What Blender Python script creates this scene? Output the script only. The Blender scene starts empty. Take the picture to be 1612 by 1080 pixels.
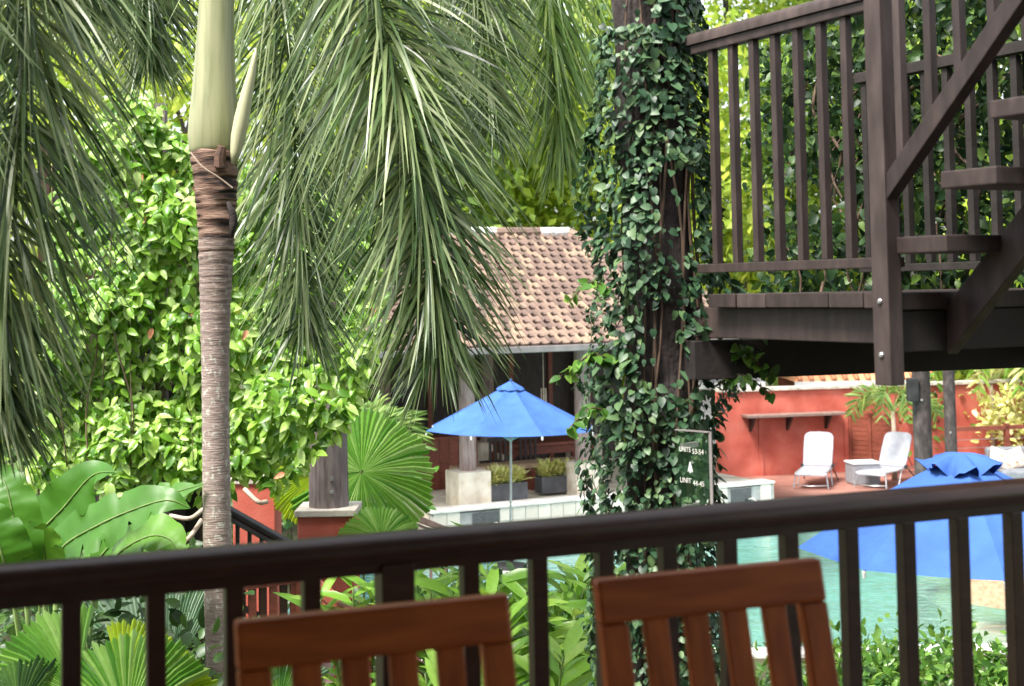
import bpy, bmesh, math, random
import numpy as np
from mathutils import Vector, Matrix, noise
random.seed(7); rng = np.random.default_rng(7)
sc = bpy.context.scene; COL = sc.collection
R = math.radians
# ------------------------------------------------------------------ camera, sky, sun, exposure
CAM = Vector((0, 0, 4.4)); LENS = 50.0; W0, H0 = 1612, 1080; FPX = W0*LENS/36
PITCH, ROLL, HORIZON = R(3.0), R(1.0), 455
SHY = -((540-HORIZON) + FPX*math.tan(PITCH))/W0
fw = Vector((0, math.cos(PITCH), math.sin(PITCH))); u0 = Vector((0, -math.sin(PITCH), math.cos(PITCH)))
rt = Vector((1, 0, 0))*math.cos(ROLL) - u0*math.sin(ROLL); up = Vector((1, 0, 0))*math.sin(ROLL) + u0*math.cos(ROLL)
cd = bpy.data.cameras.new('camera'); cam = bpy.data.objects.new('camera', cd); COL.objects.link(cam)
cd.lens = LENS; cd.sensor_width = 36; cd.sensor_fit = 'HORIZONTAL'; cd.shift_y = SHY; cd.clip_start = 0.05; cd.clip_end = 900
m3 = Matrix((rt, up, -fw)).transposed(); cam.matrix_world = Matrix.Translation(CAM) @ m3.to_4x4()
cd.dof.use_dof = True; cd.dof.focus_distance = 8.0; cd.dof.aperture_fstop = 4.0
sc.camera = cam
SUN_EL, SUN_AZ = R(60), R(226)          # azimuth clockwise from +Y
w = bpy.data.worlds.new('World'); sc.world = w; w.use_nodes = True
nt = w.node_tree; bg = nt.nodes['Background']; sky = nt.nodes.new('ShaderNodeTexSky')
sky.sky_type = 'NISHITA'; sky.sun_disc = False; sky.sun_elevation = SUN_EL; sky.sun_rotation = SUN_AZ
sky.air_density = 1.0; sky.dust_density = 3.0; sky.ozone_density = 1.0
hs_ = nt.nodes.new('ShaderNodeHueSaturation'); hs_.inputs['Saturation'].default_value = .3      # thin white overcast
nt.links.new(sky.outputs[0], hs_.inputs['Color']); nt.links.new(hs_.outputs[0], bg.inputs[0]); bg.inputs[1].default_value = 0.145
sd = bpy.data.lights.new('sun', 'SUN'); sd.energy = 2.8; sd.angle = R(16); sd.color = (1, .95, .87)
sun = bpy.data.objects.new('sun', sd); COL.objects.link(sun)
sv = Vector((math.sin(SUN_AZ)*math.cos(SUN_EL), math.cos(SUN_AZ)*math.cos(SUN_EL), math.sin(SUN_EL)))
sun.rotation_euler = sv.to_track_quat('Z', 'Y').to_euler(); sun.location = (0, 0, 30)
vs = sc.view_settings; vs.view_transform = 'Standard'; vs.look = 'None'; vs.gamma = 1; vs.exposure = 1.6
vs.use_curve_mapping = False

def ray(px, py):
    return fw*FPX + rt*(px-W0/2) + up*(H0/2-py + SHY*W0)
def P(px, py, Y):                        # photo pixel at depth Y -> place in the world
    d = ray(px, py); return CAM + d*(Y/d.y)
def PZ(px, py, z):                       # photo pixel on the level plane z
    d = ray(px, py); return CAM + d*((z-CAM.z)/d.z)
def PX(p):                               # place -> photo pixel
    d = Vector(p)-CAM; k = FPX/d.dot(fw)
    return W0/2 + d.dot(rt)*k, H0/2 - (d.dot(up)*k - SHY*W0)
V = Vector
# ------------------------------------------------------------------ materials
def _mat(name):
    m = bpy.data.materials.new(name); m.use_nodes = True
    return m, m.node_tree, m.node_tree.nodes['Principled BSDF']
def _rand(t):
    g = t.nodes.new('ShaderNodeNewGeometry'); o = t.nodes.new('ShaderNodeObjectInfo')
    a = t.nodes.new('ShaderNodeMath'); a.operation = 'ADD'; f = t.nodes.new('ShaderNodeMath'); f.operation = 'FRACT'
    t.links.new(g.outputs['Random Per Island'], a.inputs[0]); t.links.new(o.outputs['Random'], a.inputs[1])
    t.links.new(a.outputs[0], f.inputs[0]); return f.outputs[0]
def _ramp(t, fac, cols):
    r = t.nodes.new('ShaderNodeValToRGB'); e = r.color_ramp.elements
    while len(e) < len(cols): e.new(.5)
    for i, c in enumerate(cols):
        e[i].position = i/(len(cols)-1); e[i].color = (*c, 1)
    t.links.new(fac, r.inputs[0]); return r.outputs[0]
def _noise(t, scale, stretch=(1, 1, 1), detail=4, coord='Object'):
    tc = t.nodes.new('ShaderNodeTexCoord'); mp = t.nodes.new('ShaderNodeMapping'); mp.inputs['Scale'].default_value = stretch
    n = t.nodes.new('ShaderNodeTexNoise'); n.inputs['Scale'].default_value = scale; n.inputs['Detail'].default_value = detail
    t.links.new(tc.outputs[coord], mp.inputs[0]); t.links.new(mp.outputs[0], n.inputs[0]); return n.outputs[0]
def _bump(t, b, h, s=.3, d=.01):
    n = t.nodes.new('ShaderNodeBump'); n.inputs['Strength'].default_value = s; n.inputs['Distance'].default_value = d
    t.links.new(h, n.inputs['Height']); t.links.new(n.outputs[0], b.inputs['Normal'])
def surf(name, cols, rough=.6, scale=6, stretch=(1, 1, 1), bump=.25, dist=.01, per=0.0, spec=.5, fine=None, grime=.6):
    """noise-coloured surface; per = how much each piece differs in tone"""
    m, t, b = _mat(name); n = _noise(t, scale, stretch, 6)
    mr = t.nodes.new('ShaderNodeMapRange'); mr.inputs[1].default_value = .3; mr.inputs[2].default_value = .7
    t.links.new(n, mr.inputs[0]); fac = mr.outputs[0]
    if per:
        mx = t.nodes.new('ShaderNodeMix'); mx.inputs[0].default_value = per
        t.links.new(fac, mx.inputs[2]); t.links.new(_rand(t), mx.inputs[3]); fac = mx.outputs[0]
    gm = t.nodes.new('ShaderNodeMix'); gm.data_type = 'RGBA'; gm.blend_type = 'MULTIPLY'; gm.inputs[0].default_value = grime
    t.links.new(_ramp(t, fac, cols), gm.inputs[6]); t.links.new(_ramp(t, _noise(t, scale*.37+.6, stretch, 8), [(.25,)*3, (.95,)*3, (1.6,)*3]), gm.inputs[7]); t.links.new(gm.outputs[2], b.inputs['Base Color']); b.inputs['Roughness'].default_value = rough
    b.inputs['Specular IOR Level'].default_value = spec
    if bump: _bump(t, b, _noise(t, fine or scale*4, stretch, 4), bump, dist)
    return m
def leafmat(name, cols, rough=.38, trans=.3, tcol=None, veins=0, spec=.5, bump=0):
    m, t, b = _mat(name); out = t.nodes['Material Output']
    col = _ramp(t, _rand(t), cols)
    nz = _noise(t, 9, detail=3); mx = t.nodes.new('ShaderNodeMix'); mx.data_type = 'RGBA'; mx.blend_type = 'MULTIPLY'
    mx.inputs[0].default_value = .55; t.links.new(col, mx.inputs[6])
    t.links.new(_ramp(t, nz, [(.45,)*3, (1.35,)*3]), mx.inputs[7]); col = mx.outputs[2]
    t.links.new(col, b.inputs['Base Color']); b.inputs['Roughness'].default_value = rough; b.inputs['Specular IOR Level'].default_value = spec
    tr = t.nodes.new('ShaderNodeBsdfTranslucent')
    hs = t.nodes.new('ShaderNodeHueSaturation'); hs.inputs['Value'].default_value = 1.5; hs.inputs['Hue'].default_value = .48
    t.links.new(col, hs.inputs['Color']); t.links.new(hs.outputs[0], tr.inputs[0])
    ms = t.nodes.new('ShaderNodeMixShader'); ms.inputs[0].default_value = trans
    t.links.new(b.outputs[0], ms.inputs[1]); t.links.new(tr.outputs[0], ms.inputs[2]); t.links.new(ms.outputs[0], out.inputs[0])
    if bump: _bump(t, b, _noise(t, bump, detail=2), .3, .02)
    return m
M = {}
M['rail'] = surf('dark_stained_rail_timber', [(.030, .015, .010), (.056, .028, .018)], .33, 5, (1, 9, 9), .2, .003, .2)
M['chair'] = surf('oiled_teak', [(.27, .055, .010), (.50, .13, .024)], .38, 4, (9, 9, 1.2), .2, .003, .25, .3)
M['chair_rail'] = surf('oiled_teak_rail', [(.27, .055, .010), (.50, .13, .024)], .38, 4, (1.2, 9, 9), .2, .003, .25, .3)
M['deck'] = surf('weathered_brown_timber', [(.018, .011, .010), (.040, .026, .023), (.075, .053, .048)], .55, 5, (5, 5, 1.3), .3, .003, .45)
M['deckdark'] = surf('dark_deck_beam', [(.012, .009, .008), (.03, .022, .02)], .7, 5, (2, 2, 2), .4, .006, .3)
M['log'] = surf('grey_brown_log', [(.10, .075, .07), (.17, .135, .13), (.22, .18, .175)], .7, 5, (6, 6, .8), .5, .01)
M['paleLog'.lower()] = surf('pink_grey_log', [(.22, .15, .14), (.32, .24, .22), (.38, .30, .28)], .7, 5, (6, 6, .8), .4, .008)
M['gutter'] = surf('grey_metal_gutter', [(.20, .18, .175), (.27, .245, .235)], .5, 4)
M['bark'] = surf('post_bark', [(.018, .013, .012), (.04, .030, .028), (.075, .060, .056)], .8, 6, (2, 2, 1), .7, .02)
M['palmtrunk'] = None
M['shaft'] = surf('pale_green_crownshaft', [(.20, .22, .10), (.31, .32, .17), (.37, .36, .21)], .45, 3, (7, 7, .5), .12, .004)
M['sheath'] = surf('cream_flower_sheath', [(.42, .43, .25), (.50, .48, .30)], .45, 4, (5, 5, .8), .12, .004)
M['husk'] = surf('torn_brown_husk', [(.05, .028, .02), (.17, .09, .06), (.30, .19, .13)], .8, 7, (2, 2, 14), .6, .012, .4)
M['darkhusk'] = surf('black_husk', [(.012, .01, .01), (.05, .035, .03)], .8, 9, (2, 2, 6), .6, .01)
M['red'] = surf('red_render', [(.38, .075, .05), (.47, .11, .078), (.52, .15, .11)], .8, 2.2, (1, 1, 1), .5, .01, 0, .3, 60)
M['stonecap'] = surf('pale_stone_cap', [(.34, .30, .25), (.52, .47, .40), (.60, .56, .48)], .8, 8, (1, 1, 1), .4, .01)
M['cream'] = surf('cream_sandstone', [(.60, .50, .38), (.72, .64, .52), (.78, .72, .62)], .8, 5, (1, 1, 1), .25, .006)
M['walltile'] = surf('white_glazed_tile', [(.58, .53, .46), (.70, .66, .58)], .3, 4, (1, 1, 1), .08, .003, .7)
M['grout'] = surf('grey_grout', [(.30, .30, .29), (.4, .4, .39)], .9, 9)
M['pebble'] = surf('dark_pebble_panel', [(.03, .033, .036), (.07, .075, .08), (.16, .17, .18)], .5, 60, (1, 1, 1), .9, .02)
M['rooftile'] = surf('clay_roof_tile', [(.085, .056, .046), (.15, .098, .078), (.21, .142, .11), (.33, .245, .16)], .75, 6, (1, 1, 1), .3, .006, .75)
M['roofplain'] = surf('clay_roof_underlay', [(.30, .17, .14), (.42, .26, .2)], .8, 8)
M['orangeroof'] = surf('orange_clay_roof', [(.55, .22, .11), (.66, .30, .16)], .75, 5, (1, 1, 1), .3, .008, .4)
M['greyroof'] = surf('grey_roof_tile', [(.25, .24, .27), (.38, .36, .40)], .7, 6, (1, 1, 1), .3, .008, .4)
M['white'] = surf('white_paint', [(.70, .70, .69), (.80, .80, .79)], .6, 4, (1, 1, 1), .1, .004)
M['canvas'] = surf('blue_canvas', [(.035, .095, .32), (.048, .13, .40)], .8, 3, (1, 1, 1), .5, .03, 0, .25, 7, .5)
M['alu'] = surf('brushed_aluminium', [(.45, .46, .48), (.58, .59, .60)], .35, 8); M['alu'].node_tree.nodes['Principled BSDF'].inputs['Metallic'].default_value = .8
M['steel'] = surf('dull_steel_bolt', [(.4, .4, .41), (.55, .55, .55)], .4, 20); M['steel'].node_tree.nodes['Principled BSDF'].inputs['Metallic'].default_value = .7
M['black'] = surf('black_plastic', [(.012, .012, .013), (.03, .03, .032)], .5, 8)
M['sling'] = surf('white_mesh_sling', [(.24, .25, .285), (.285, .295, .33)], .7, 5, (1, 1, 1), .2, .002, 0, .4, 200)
M['greybox'] = surf('grey_wicker', [(.20, .20, .22), (.30, .30, .33)], .7, 40, (1, 1, 3), .6, .006)
M['sofa'] = surf('grey_sofa_fabric', [(.12, .13, .15), (.19, .20, .22)], .9, 12)
M['cushion'] = surf('patterned_cushion', [(.16, .11, .09), (.45, .36, .29), (.62, .54, .46), (.3, .2, .16)], .9, 9, (1, 1, 1), .3, .01)
M['planter'] = surf('charcoal_planter', [(.05, .05, .055), (.09, .09, .10)], .6, 5, (1, 1, 1), .2, .004)
M['redwood'] = surf('red_stained_timber', [(.16, .04, .022), (.27, .075, .045)], .5, 5, (1, 6, 6), .25, .005, .3)
M['pinkwood'] = surf('faded_rail_timber', [(.17, .11, .09), (.27, .19, .16)], .55, 5, (6, 1, 6), .3, .004, .3)
M['slabwood'] = surf('pale_slab_timber', [(.30, .19, .11), (.46, .31, .20)], .6, 4, (1, 6, 6), .3, .006)
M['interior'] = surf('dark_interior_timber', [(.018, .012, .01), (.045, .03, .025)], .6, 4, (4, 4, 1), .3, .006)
M['deckred'] = surf('red_terrace_boards', [(.20, .085, .065), (.28, .13, .10), (.34, .18, .145)], .5, 1.2, (1, 1, 1), .3, .006, .4)
M['ground'] = surf('leafy_soil', [(.02, .028, .012), (.05, .05, .025), (.07, .10, .035)], .95, .8, (1, 1, 1), .8, .05, 0, .2, 9)
M['poolfloor'] = surf('pale_pool_plaster', [(.34, .66, .62), (.46, .74, .69)], .7, .9)
M['poolstep'] = surf('sand_pool_ledge', [(.62, .63, .50), (.72, .72, .60)], .7, 1.5)
M['coping'] = surf('pale_coping', [(.58, .56, .52), (.70, .68, .64)], .75, 5)
M['plaster'] = surf('cream_balcony_plaster', [(.45, .40, .33), (.52, .47, .4)], .85, 3)
M['stem'] = surf('brown_stem', [(.06, .035, .022), (.17, .11, .075)], .8, 12, (4, 4, 1), .4, .005, .3)
M['palestem'] = surf('pale_root', [(.34, .25, .18), (.48, .38, .30)], .7, 12)
M['greenstem'] = surf('green_stem', [(.09, .16, .03), (.18, .27, .07)], .5, 9)
L = {}
L['foxtail'] = leafmat('foxtail_leaflet', [(.018, .042, .013), (.05, .10, .03), (.10, .175, .055), (.17, .25, .09), (.29, .37, .17), (.42, .48, .25)], .32, .32)  # tones spread darker and paler to put shadow and highlight contrast into the fronds
L['foxtail_light'] = leafmat('light_palm_leaflet', [(.06, .13, .02), (.13, .24, .05), (.22, .34, .08), (.34, .44, .12)], .4, .36)
L['vine'] = leafmat('bright_vine_leaf', [(.05, .16, .012), (.13, .30, .02), (.22, .42, .04), (.34, .54, .09), (.48, .64, .24)], .34, .36)
L['ivy'] = leafmat('dark_ivy_leaf', [(.010, .034, .015), (.024, .066, .030), (.045, .105, .048), (.08, .155, .07), (.12, .20, .07)], .45, .16, spec=.4)
L['deckivy'] = leafmat('deck_vine_leaf', [(.009, .028, .011), (.02, .055, .018), (.045, .10, .025), (.12, .21, .04)], .45, .32, spec=.35)
L['hedge'] = leafmat('hedge_leaf', [(.03, .10, .014), (.09, .22, .03), (.20, .36, .06)], .32, .3)
L['tree'] = leafmat('tree_leaf', [(.09, .19, .02), (.20, .34, .04), (.34, .48, .09)], .5, .4)
L['tree2'] = leafmat('lime_tree_leaf', [(.17, .29, .02), (.32, .46, .04), (.50, .60, .10)], .5, .45)
L['banana'] = leafmat('broad_leaf', [(.05, .17, .012), (.08, .23, .018), (.13, .30, .03)], .42, .34)
L['fan'] = leafmat('fan_leaf', [(.06, .20, .02), (.14, .31, .04), (.26, .42, .12)], .38, .34)
L['fanyellow'] = leafmat('yellow_fan_leaf', [(.22, .36, .015), (.34, .46, .03)], .38, .4)
L['fanpale'] = leafmat('pale_underside_fan', [(.10, .20, .10), (.22, .33, .22), (.30, .40, .30)], .45, .25)
L['ginger'] = leafmat('ginger_leaf', [(.10, .24, .02), (.17, .34, .035), (.26, .42, .07)], .33, .35)
L['varieg'] = leafmat('variegated_leaf', [(.36, .42, .08), (.60, .60, .20), (.78, .75, .42)], .45, .3)
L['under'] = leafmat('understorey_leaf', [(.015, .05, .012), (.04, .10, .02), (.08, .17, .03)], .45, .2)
# ------------------------------------------------------------------ geometry helpers
def root_off(p):
    o = V((0, 0, 0))
    while p is not None: o = o + p.location; p = p.parent
    return o
class MB:
    def __init__(s): s.v = []; s.f = []
    def add(s, vs_, fs):
        n = len(s.v); s.v += [tuple(q) for q in vs_]; s.f += [tuple(i+n for i in q) for q in fs]; return s
    def hexa(s, a):                       # 8 corners, bottom ring then top ring
        return s.add(a, [(3, 2, 1, 0), (4, 5, 6, 7), (0, 1, 5, 4), (1, 2, 6, 5), (2, 3, 7, 6), (3, 0, 4, 7)])
    def box(s, c, sx, sy, sz, ax=(1, 0, 0), ay=None):     # c = centre of the base
        c = V(c); ax = V(ax).normalized(); ay = V((-ax.y, ax.x, 0)) if ay is None else V(ay); az = V((0, 0, 1))
        a = [c+ax*i*sx/2+ay*j*sy/2+az*k for k in (0, sz) for i, j in ((-1, -1), (1, -1), (1, 1), (-1, 1))]
        return s.hexa(a)
    def bar(s, p, q, wd, ht, upv=(0, 0, 1), prof=None):    # a straight member; prof = cross-section list (side, up)
        p, q = V(p), V(q); d = (q-p).normalized(); sd_ = d.cross(V(upv)).normalized(); uv = sd_.cross(d)
        pr = prof or [(-wd/2, -ht/2), (wd/2, -ht/2), (wd/2, ht/2), (-wd/2, ht/2)]; n = len(pr)
        vs_ = [b+sd_*x+uv*y for b in (p, q) for x, y in pr]
        fs = [(i, (i+1) % n, n+(i+1) % n, n+i) for i in range(n)]+[tuple(range(n))[::-1], tuple(range(n, 2*n))]
        return s.add(vs_, fs)
    def tube(s, pts, rad, n=8, cap=True):
        pts = [V(p) for p in pts]; rad = rad if hasattr(rad, '__len__') else [rad]*len(pts); vs_ = []
        t0 = (pts[1]-pts[0]).normalized(); ref = V((1, 0, 0)) if abs(t0.x) < .8 else V((0, 1, 0)); nn = t0.cross(ref).normalized()
        for i, p in enumerate(pts):
            t_ = (pts[min(i+1, len(pts)-1)]-pts[max(i-1, 0)]).normalized(); nn = (nn-t_*nn.dot(t_)).normalized(); b = t_.cross(nn)
            vs_ += [p+(nn*math.cos(2*math.pi*k/n)+b*math.sin(2*math.pi*k/n))*rad[i] for k in range(n)]
        fs = [(i*n+k, i*n+(k+1) % n, (i+1)*n+(k+1) % n, (i+1)*n+k) for i in range(len(pts)-1) for k in range(n)]
        if cap: fs += [tuple(range(n))[::-1], tuple((len(pts)-1)*n+k for k in range(n))]
        return s.add(vs_, fs)
    def build(s, name, mat, parent=None, smooth=False, bevel=0, local=False):
        me = bpy.data.meshes.new(name); o = root_off(parent) if (parent and not local) else V((0, 0, 0))
        me.from_pydata([(x-o.x, y-o.y, z-o.z) for x, y, z in s.v], [], s.f); me.update()
        if bevel:
            bm = bmesh.new(); bm.from_mesh(me)
            es = [e for e in bm.edges if len(e.link_faces) == 2 and e.calc_face_angle(0) > .6]
            bmesh.ops.bevel(bm, geom=es, offset=bevel, segments=2, affect='EDGES', profile=.6, clamp_overlap=True); bm.to_mesh(me); bm.free()
        if smooth:
            me.polygons.foreach_set('use_smooth', [True]*len(me.polygons))
            if smooth == 'auto': me.set_sharp_from_angle(angle=R(40))
        return link(name, me, mat, parent)
def link(name, me, mat, parent=None):
    if mat is not None and not me.materials: me.materials.append(mat)
    ob = bpy.data.objects.new(name, me); COL.objects.link(ob)
    if parent is not None: ob.parent = parent
    return ob
def tag(o, label=None, cat=None, group=None, kind=None):
    for k, x in (('label', label), ('category', cat), ('group', group), ('kind', kind)):
        if x: o[k] = x
    return o
def thing(name, label, cat, loc=(0, 0, 0), group=None):
    o = bpy.data.objects.new(name, None); COL.objects.link(o); o.location = loc; o.empty_display_size = .2
    return tag(o, label, cat, group)
def copy_tree(o, parent=None):
    c = o.copy(); COL.objects.link(c); c.parent = parent
    for ch in o.children: copy_tree(ch, c)
    return c
def struct(name, mb, mat, **k): return tag(mb.build(name, mat, None, **k), kind='structure')
def smooth_path(pts, n):
    pts = [V(p) for p in pts]; pts = [pts[0]*2-pts[1]]+pts+[pts[-1]*2-pts[-2]]; out = []; segs = len(pts)-3
    for i in range(n):
        u = i/(n-1)*segs; k = min(int(u), segs-1); u -= k; a, b, c, d = pts[k:k+4]
        out.append(.5*((2*b)+(c-a)*u+(2*a-5*b+4*c-d)*u*u+(3*b-a-3*c+d)*u**3))
    return out
# a leaf: base at the origin, along +Y, face towards +Z, length 1
def leaf_proto(wd=.55, fold=.10, droop=.18, heart=False):
    st = [(.0, 0), (.22, .86), (.5, 1.0), (.78, .62), (1, 0)] if not heart else [(.02, .55), (.2, 1.0), (.5, .9), (.78, .5), (1, 0)]
    v = []; f = []
    for t_, ww in st:
        z = -droop*t_*t_; h = ww*wd/2
        v += [(-h, t_-(0.1*heart if t_ < .1 else 0), z+fold*ww), (0, t_, z), (h, t_-(0.1*heart if t_ < .1 else 0), z+fold*ww)]
    for i in range(len(st)-1):
        a, b = i*3, i*3+3
        for j in (0, 1): f += [(a+j, a+j+1, b+j+1), (a+j, b+j+1, b+j)]
    return np.array(v), np.array(f)
def unit(a): return a/np.maximum(np.linalg.norm(a, axis=-1, keepdims=True), 1e-9)
def tri_mesh(name, v, f):
    me = bpy.data.meshes.new(name); n, k = len(v), len(f)
    me.vertices.add(n); me.vertices.foreach_set('co', np.ascontiguousarray(v, dtype=np.float32).ravel())
    me.loops.add(k*3); me.loops.foreach_set('vertex_index', np.ascontiguousarray(f, dtype=np.int32).ravel())
    me.polygons.add(k); me.polygons.foreach_set('loop_start', np.arange(0, k*3, 3, dtype=np.int32))
    me.update(calc_edges=True); me.polygons.foreach_set('use_smooth', np.ones(k, dtype=bool)); return me
def frames(d, n):
    d = unit(d); x = unit(np.cross(d, n)); n2 = np.cross(x, d); return np.stack([x, d, n2], axis=-1)   # columns
def leaves(parent, proto, mat, pos, d, n, s, parts=300, name='leaf', rest='foliage'):
    """the leaves that show largest become objects of their own, the rest one mesh"""
    pv, pf = proto; Rm = frames(d, n); off = np.array(root_off(parent)); N = len(pos)
    if parts:
        dist = np.linalg.norm(pos-np.array(CAM), axis=1); face = np.abs(np.einsum('ij,ij->i', unit(n), unit(np.array(CAM)-pos)))
        score = s/dist*(.3+face)
        pxy = np.array([PX(p) for p in pos]); inside = (pxy[:, 0] > 0) & (pxy[:, 0] < W0) & (pxy[:, 1] > 0) & (pxy[:, 1] < H0)
        score[~inside] = -1; top = np.argsort(-score)[:parts]; top = top[score[top] > 0]
    else: top = np.array([], dtype=int)
    rm = np.ones(N, bool); rm[top] = False
    if len(top):
        me = tri_mesh(name, pv, pf); me.materials.append(mat)
        for i in top:
            o = bpy.data.objects.new(name, me); COL.objects.link(o); o.parent = parent
            mt = np.eye(4); mt[:3, :3] = Rm[i]*s[i]; mt[:3, 3] = pos[i]-off; o.matrix_local = Matrix(mt.tolist())
    idx = np.where(rm)[0]
    if len(idx):
        vv = np.einsum('nij,kj->nki', Rm[idx]*s[idx][:, None, None], pv)+pos[idx][:, None, :]-off
        ff = pf[None]+(np.arange(len(idx))*len(pv))[:, None, None]
        o = link(rest, tri_mesh(rest, vv.reshape(-1, 3), ff.reshape(-1, 3)), mat, parent); o['kind'] = 'stuff'
def rvec(n): return unit(rng.normal(size=(n, 3)))
# ================================================================== the balcony we stand on
FLOOR = 2.9
struct('balcony_floor', MB().box((-.6, 1.1, FLOOR-.2), 7.2, 5.4, .2), M['pinkwood'])
struct('building_wall', MB().box((-2, -1.66, 0), 22, .2, 8.5), M['plaster'])  # unseen wall behind the camera, made large to cut light from that side
struct('balcony_ceiling', MB().box((-.6, .6, 5.72), 7.2, 4.5, .12), M['interior'])  # unseen ceiling, depth set to shade the chairs yet open the rail to sky
ra, rb = PZ(0, 888, 3.9), PZ(1612, 752, 3.9); rd = (rb-ra).normalized(); ra = ra-rd*1.3; rb2 = rb+rd*1.0
rl = thing('balcony_railing', 'dark brown timber balcony railing crossing the whole foreground', 'railing', (ra.x, ra.y, FLOOR))
cap = [(-.034, -.024), (-.042, -.014), (-.042, .004), (-.034, .020), (-.018, .029), (0, .032), (.018, .029), (.034, .020), (.042, .004), (.042, -.014), (.034, -.024)]
MB().bar(ra+V((0, 0, -.032)), rb2+V((0, 0, -.032)), 0, 0, prof=cap).build('handrail', M['rail'], rl, smooth='auto')
MB().bar(ra+V((0, 0, -.070)), rb2+V((0, 0, -.070)), .036, .026).build('under_rail', M['rail'], rl, bevel=.003)
MB().bar(ra+V((0, 0, -.90)), rb2+V((0, 0, -.90)), .05, .04).build('bottom_rail', M['rail'], rl, bevel=.003)
def on_rail(px):                          # where the rail line passes the sight line through a column of the picture
    d = ray(px, 1000); k = (d.x/d.y); a = ra-CAM
    s = (k*a.y-a.x)/(rd.x-k*rd.y); return ra+rd*s
bx = [112, 245, 368, 490, 740, 848, 953, 1053, 1148, 1245, 1340, 1430, 1515, 1600, -30, -200, 1690]
for x in bx:
    p = on_rail(x); MB().box((p.x, p.y, FLOOR+.12), .036, .036, .80, rd).build('baluster', M['rail'], rl, bevel=.003)
p = on_rail(622); MB().box((p.x, p.y, FLOOR), .072, .060, .935, rd).build('post', M['rail'], rl, bevel=.004)
# ------------------------------------------------------------------ the two chairs
def make_chair():
    t = thing('dining_chair', 'x', 'chair'); hw = .23; zt = .986; rec = math.tan(R(13)); yb = lambda z: .12+(z-.44)*rec
    def slab(x0, x1, z0, z1, th, crown=0):
        y0, y1 = yb(z0), yb(z1)
        return [(x0, y0-th/2, z0), (x1, y0-th/2, z0), (x1, y0+th/2, z0), (x0, y0+th/2, z0), (x0, y1-th/2, z1), (x1, y1-th/2, z1+crown), (x1, y1+th/2, z1+crown), (x0, y1+th/2, z1)]
    MB().hexa(slab(-hw, hw, zt-.075, zt, .030)).build('top_rail', M['chair_rail'], t, bevel=.008)
    for s in (-1, 1): MB().hexa(slab(s*hw-.026-s*.027, s*hw+.026-s*.027, .44, zt-.076, .028)).build('back_stile', M['chair'], t, bevel=.004)
    for k in range(4):
        x = -.1205+k*.0803; MB().hexa(slab(x-.0235, x+.0235, .53, zt-.074, .016)).build('back_slat', M['chair'], t, bevel=.003)
    MB().hexa(slab(-hw+.055, hw-.055, .47, .531, .024)).build('lower_rail', M['chair'], t, bevel=.004)
    for k in range(6):
        MB().box((0, -.30+k*.075, .425), .44, .066, .02).build('seat_slat', M['chair'], t, bevel=.003)
    for s in (-1, 1):
        MB().box((s*.205, -.30, 0), .04, .04, .42).build('leg', M['chair'], t, bevel=.003)
        MB().bar((s*.205, .16, 0), (s*.207, .125, .45), .04, .04, (0, 1, 0)).build('leg', M['chair'], t, bevel=.003)
        MB().box((s*.205, -.08, .37), .025, .40, .05).build('seat_rail', M['chair'], t, bevel=.003)
    return t
ch = make_chair(); ch2 = copy_tree(ch)
for o, (lx, ly), (qx, qy), lab in ((ch, (-.455, 2.27), (-.012, 2.44), 'reddish teak slat-back chair lower left, its top rail cutting across the railing post'),
                                   (ch2, (.136, 2.54), (.562, 2.70), 'reddish teak slat-back chair on the right, in front of the pool water')):
    a = math.atan2(qy-ly, qx-lx); mid = V(((lx+qx)/2, (ly+qy)/2)); back = .12+.53*math.tan(R(13))
    o.rotation_euler = (0, 0, a); o.location = (mid.x+math.sin(a)*back, mid.y-math.cos(a)*back, FLOOR); tag(o, lab, 'chair', 'teak chairs at the railing')
# ================================================================== raised timber deck with railing and stair, upper right
e1 = V((.49, -.87, 0)).normalized(); e2 = V((.87, .49, 0)).normalized(); D0 = V((.73, 5.66, 0)); DZ = 4.368
def D(s, d=0, z=0.0): return D0+e1*s+e2*d+V((0, 0, z))
dk = thing('raised_deck', 'raised dark timber deck above the pool terrace, plank ends showing', 'deck', D(.5, .7, 0))
pw = .174; SC = 1.06
for k in range(0, 6):                     # planks run away from us, their ends face left
    a = .247+(k-1)*pw; b = a+pw-.005; b = min(b, SC)
    if b-a < .03: continue
    jit = random.uniform(-.006, .006); zz = DZ-.052+random.uniform(-.002, .002)
    pts = [D(a, jit, zz), D(b, jit, zz), D(b, 1.5, zz), D(a, 1.5, zz)]
    MB().hexa(pts[::-1]+[q+V((0, 0, .052)) for q in pts[::-1]]).build('plank', M['deck'], dk, bevel=.003)
def dbeam(name, s0, s1, d0, d1, z0, z1, mat, parent=dk, bev=.004):
    pts = [D(s0, d0, z0), D(s0, d1, z0), D(s1, d1, z0), D(s1, d0, z0)]
    return MB().hexa(pts+[q+V((0, 0, z1-z0)) for q in pts]).build(name, mat, parent, bevel=bev)
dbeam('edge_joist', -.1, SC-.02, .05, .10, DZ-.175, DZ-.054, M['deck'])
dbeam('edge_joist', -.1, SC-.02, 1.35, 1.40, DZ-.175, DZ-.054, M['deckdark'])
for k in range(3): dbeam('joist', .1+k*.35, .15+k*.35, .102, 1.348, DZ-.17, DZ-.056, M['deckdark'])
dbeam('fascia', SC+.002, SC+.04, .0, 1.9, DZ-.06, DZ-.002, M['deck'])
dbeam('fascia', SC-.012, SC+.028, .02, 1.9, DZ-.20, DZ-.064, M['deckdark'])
ba, bb = P(1085, 567, 5.72), P(1700, 543, 6.25); bb.z = ba.z
MB().bar(ba, bb, .10, .155).build('bearer', M['deckdark'], dk, bevel=.004)
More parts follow.
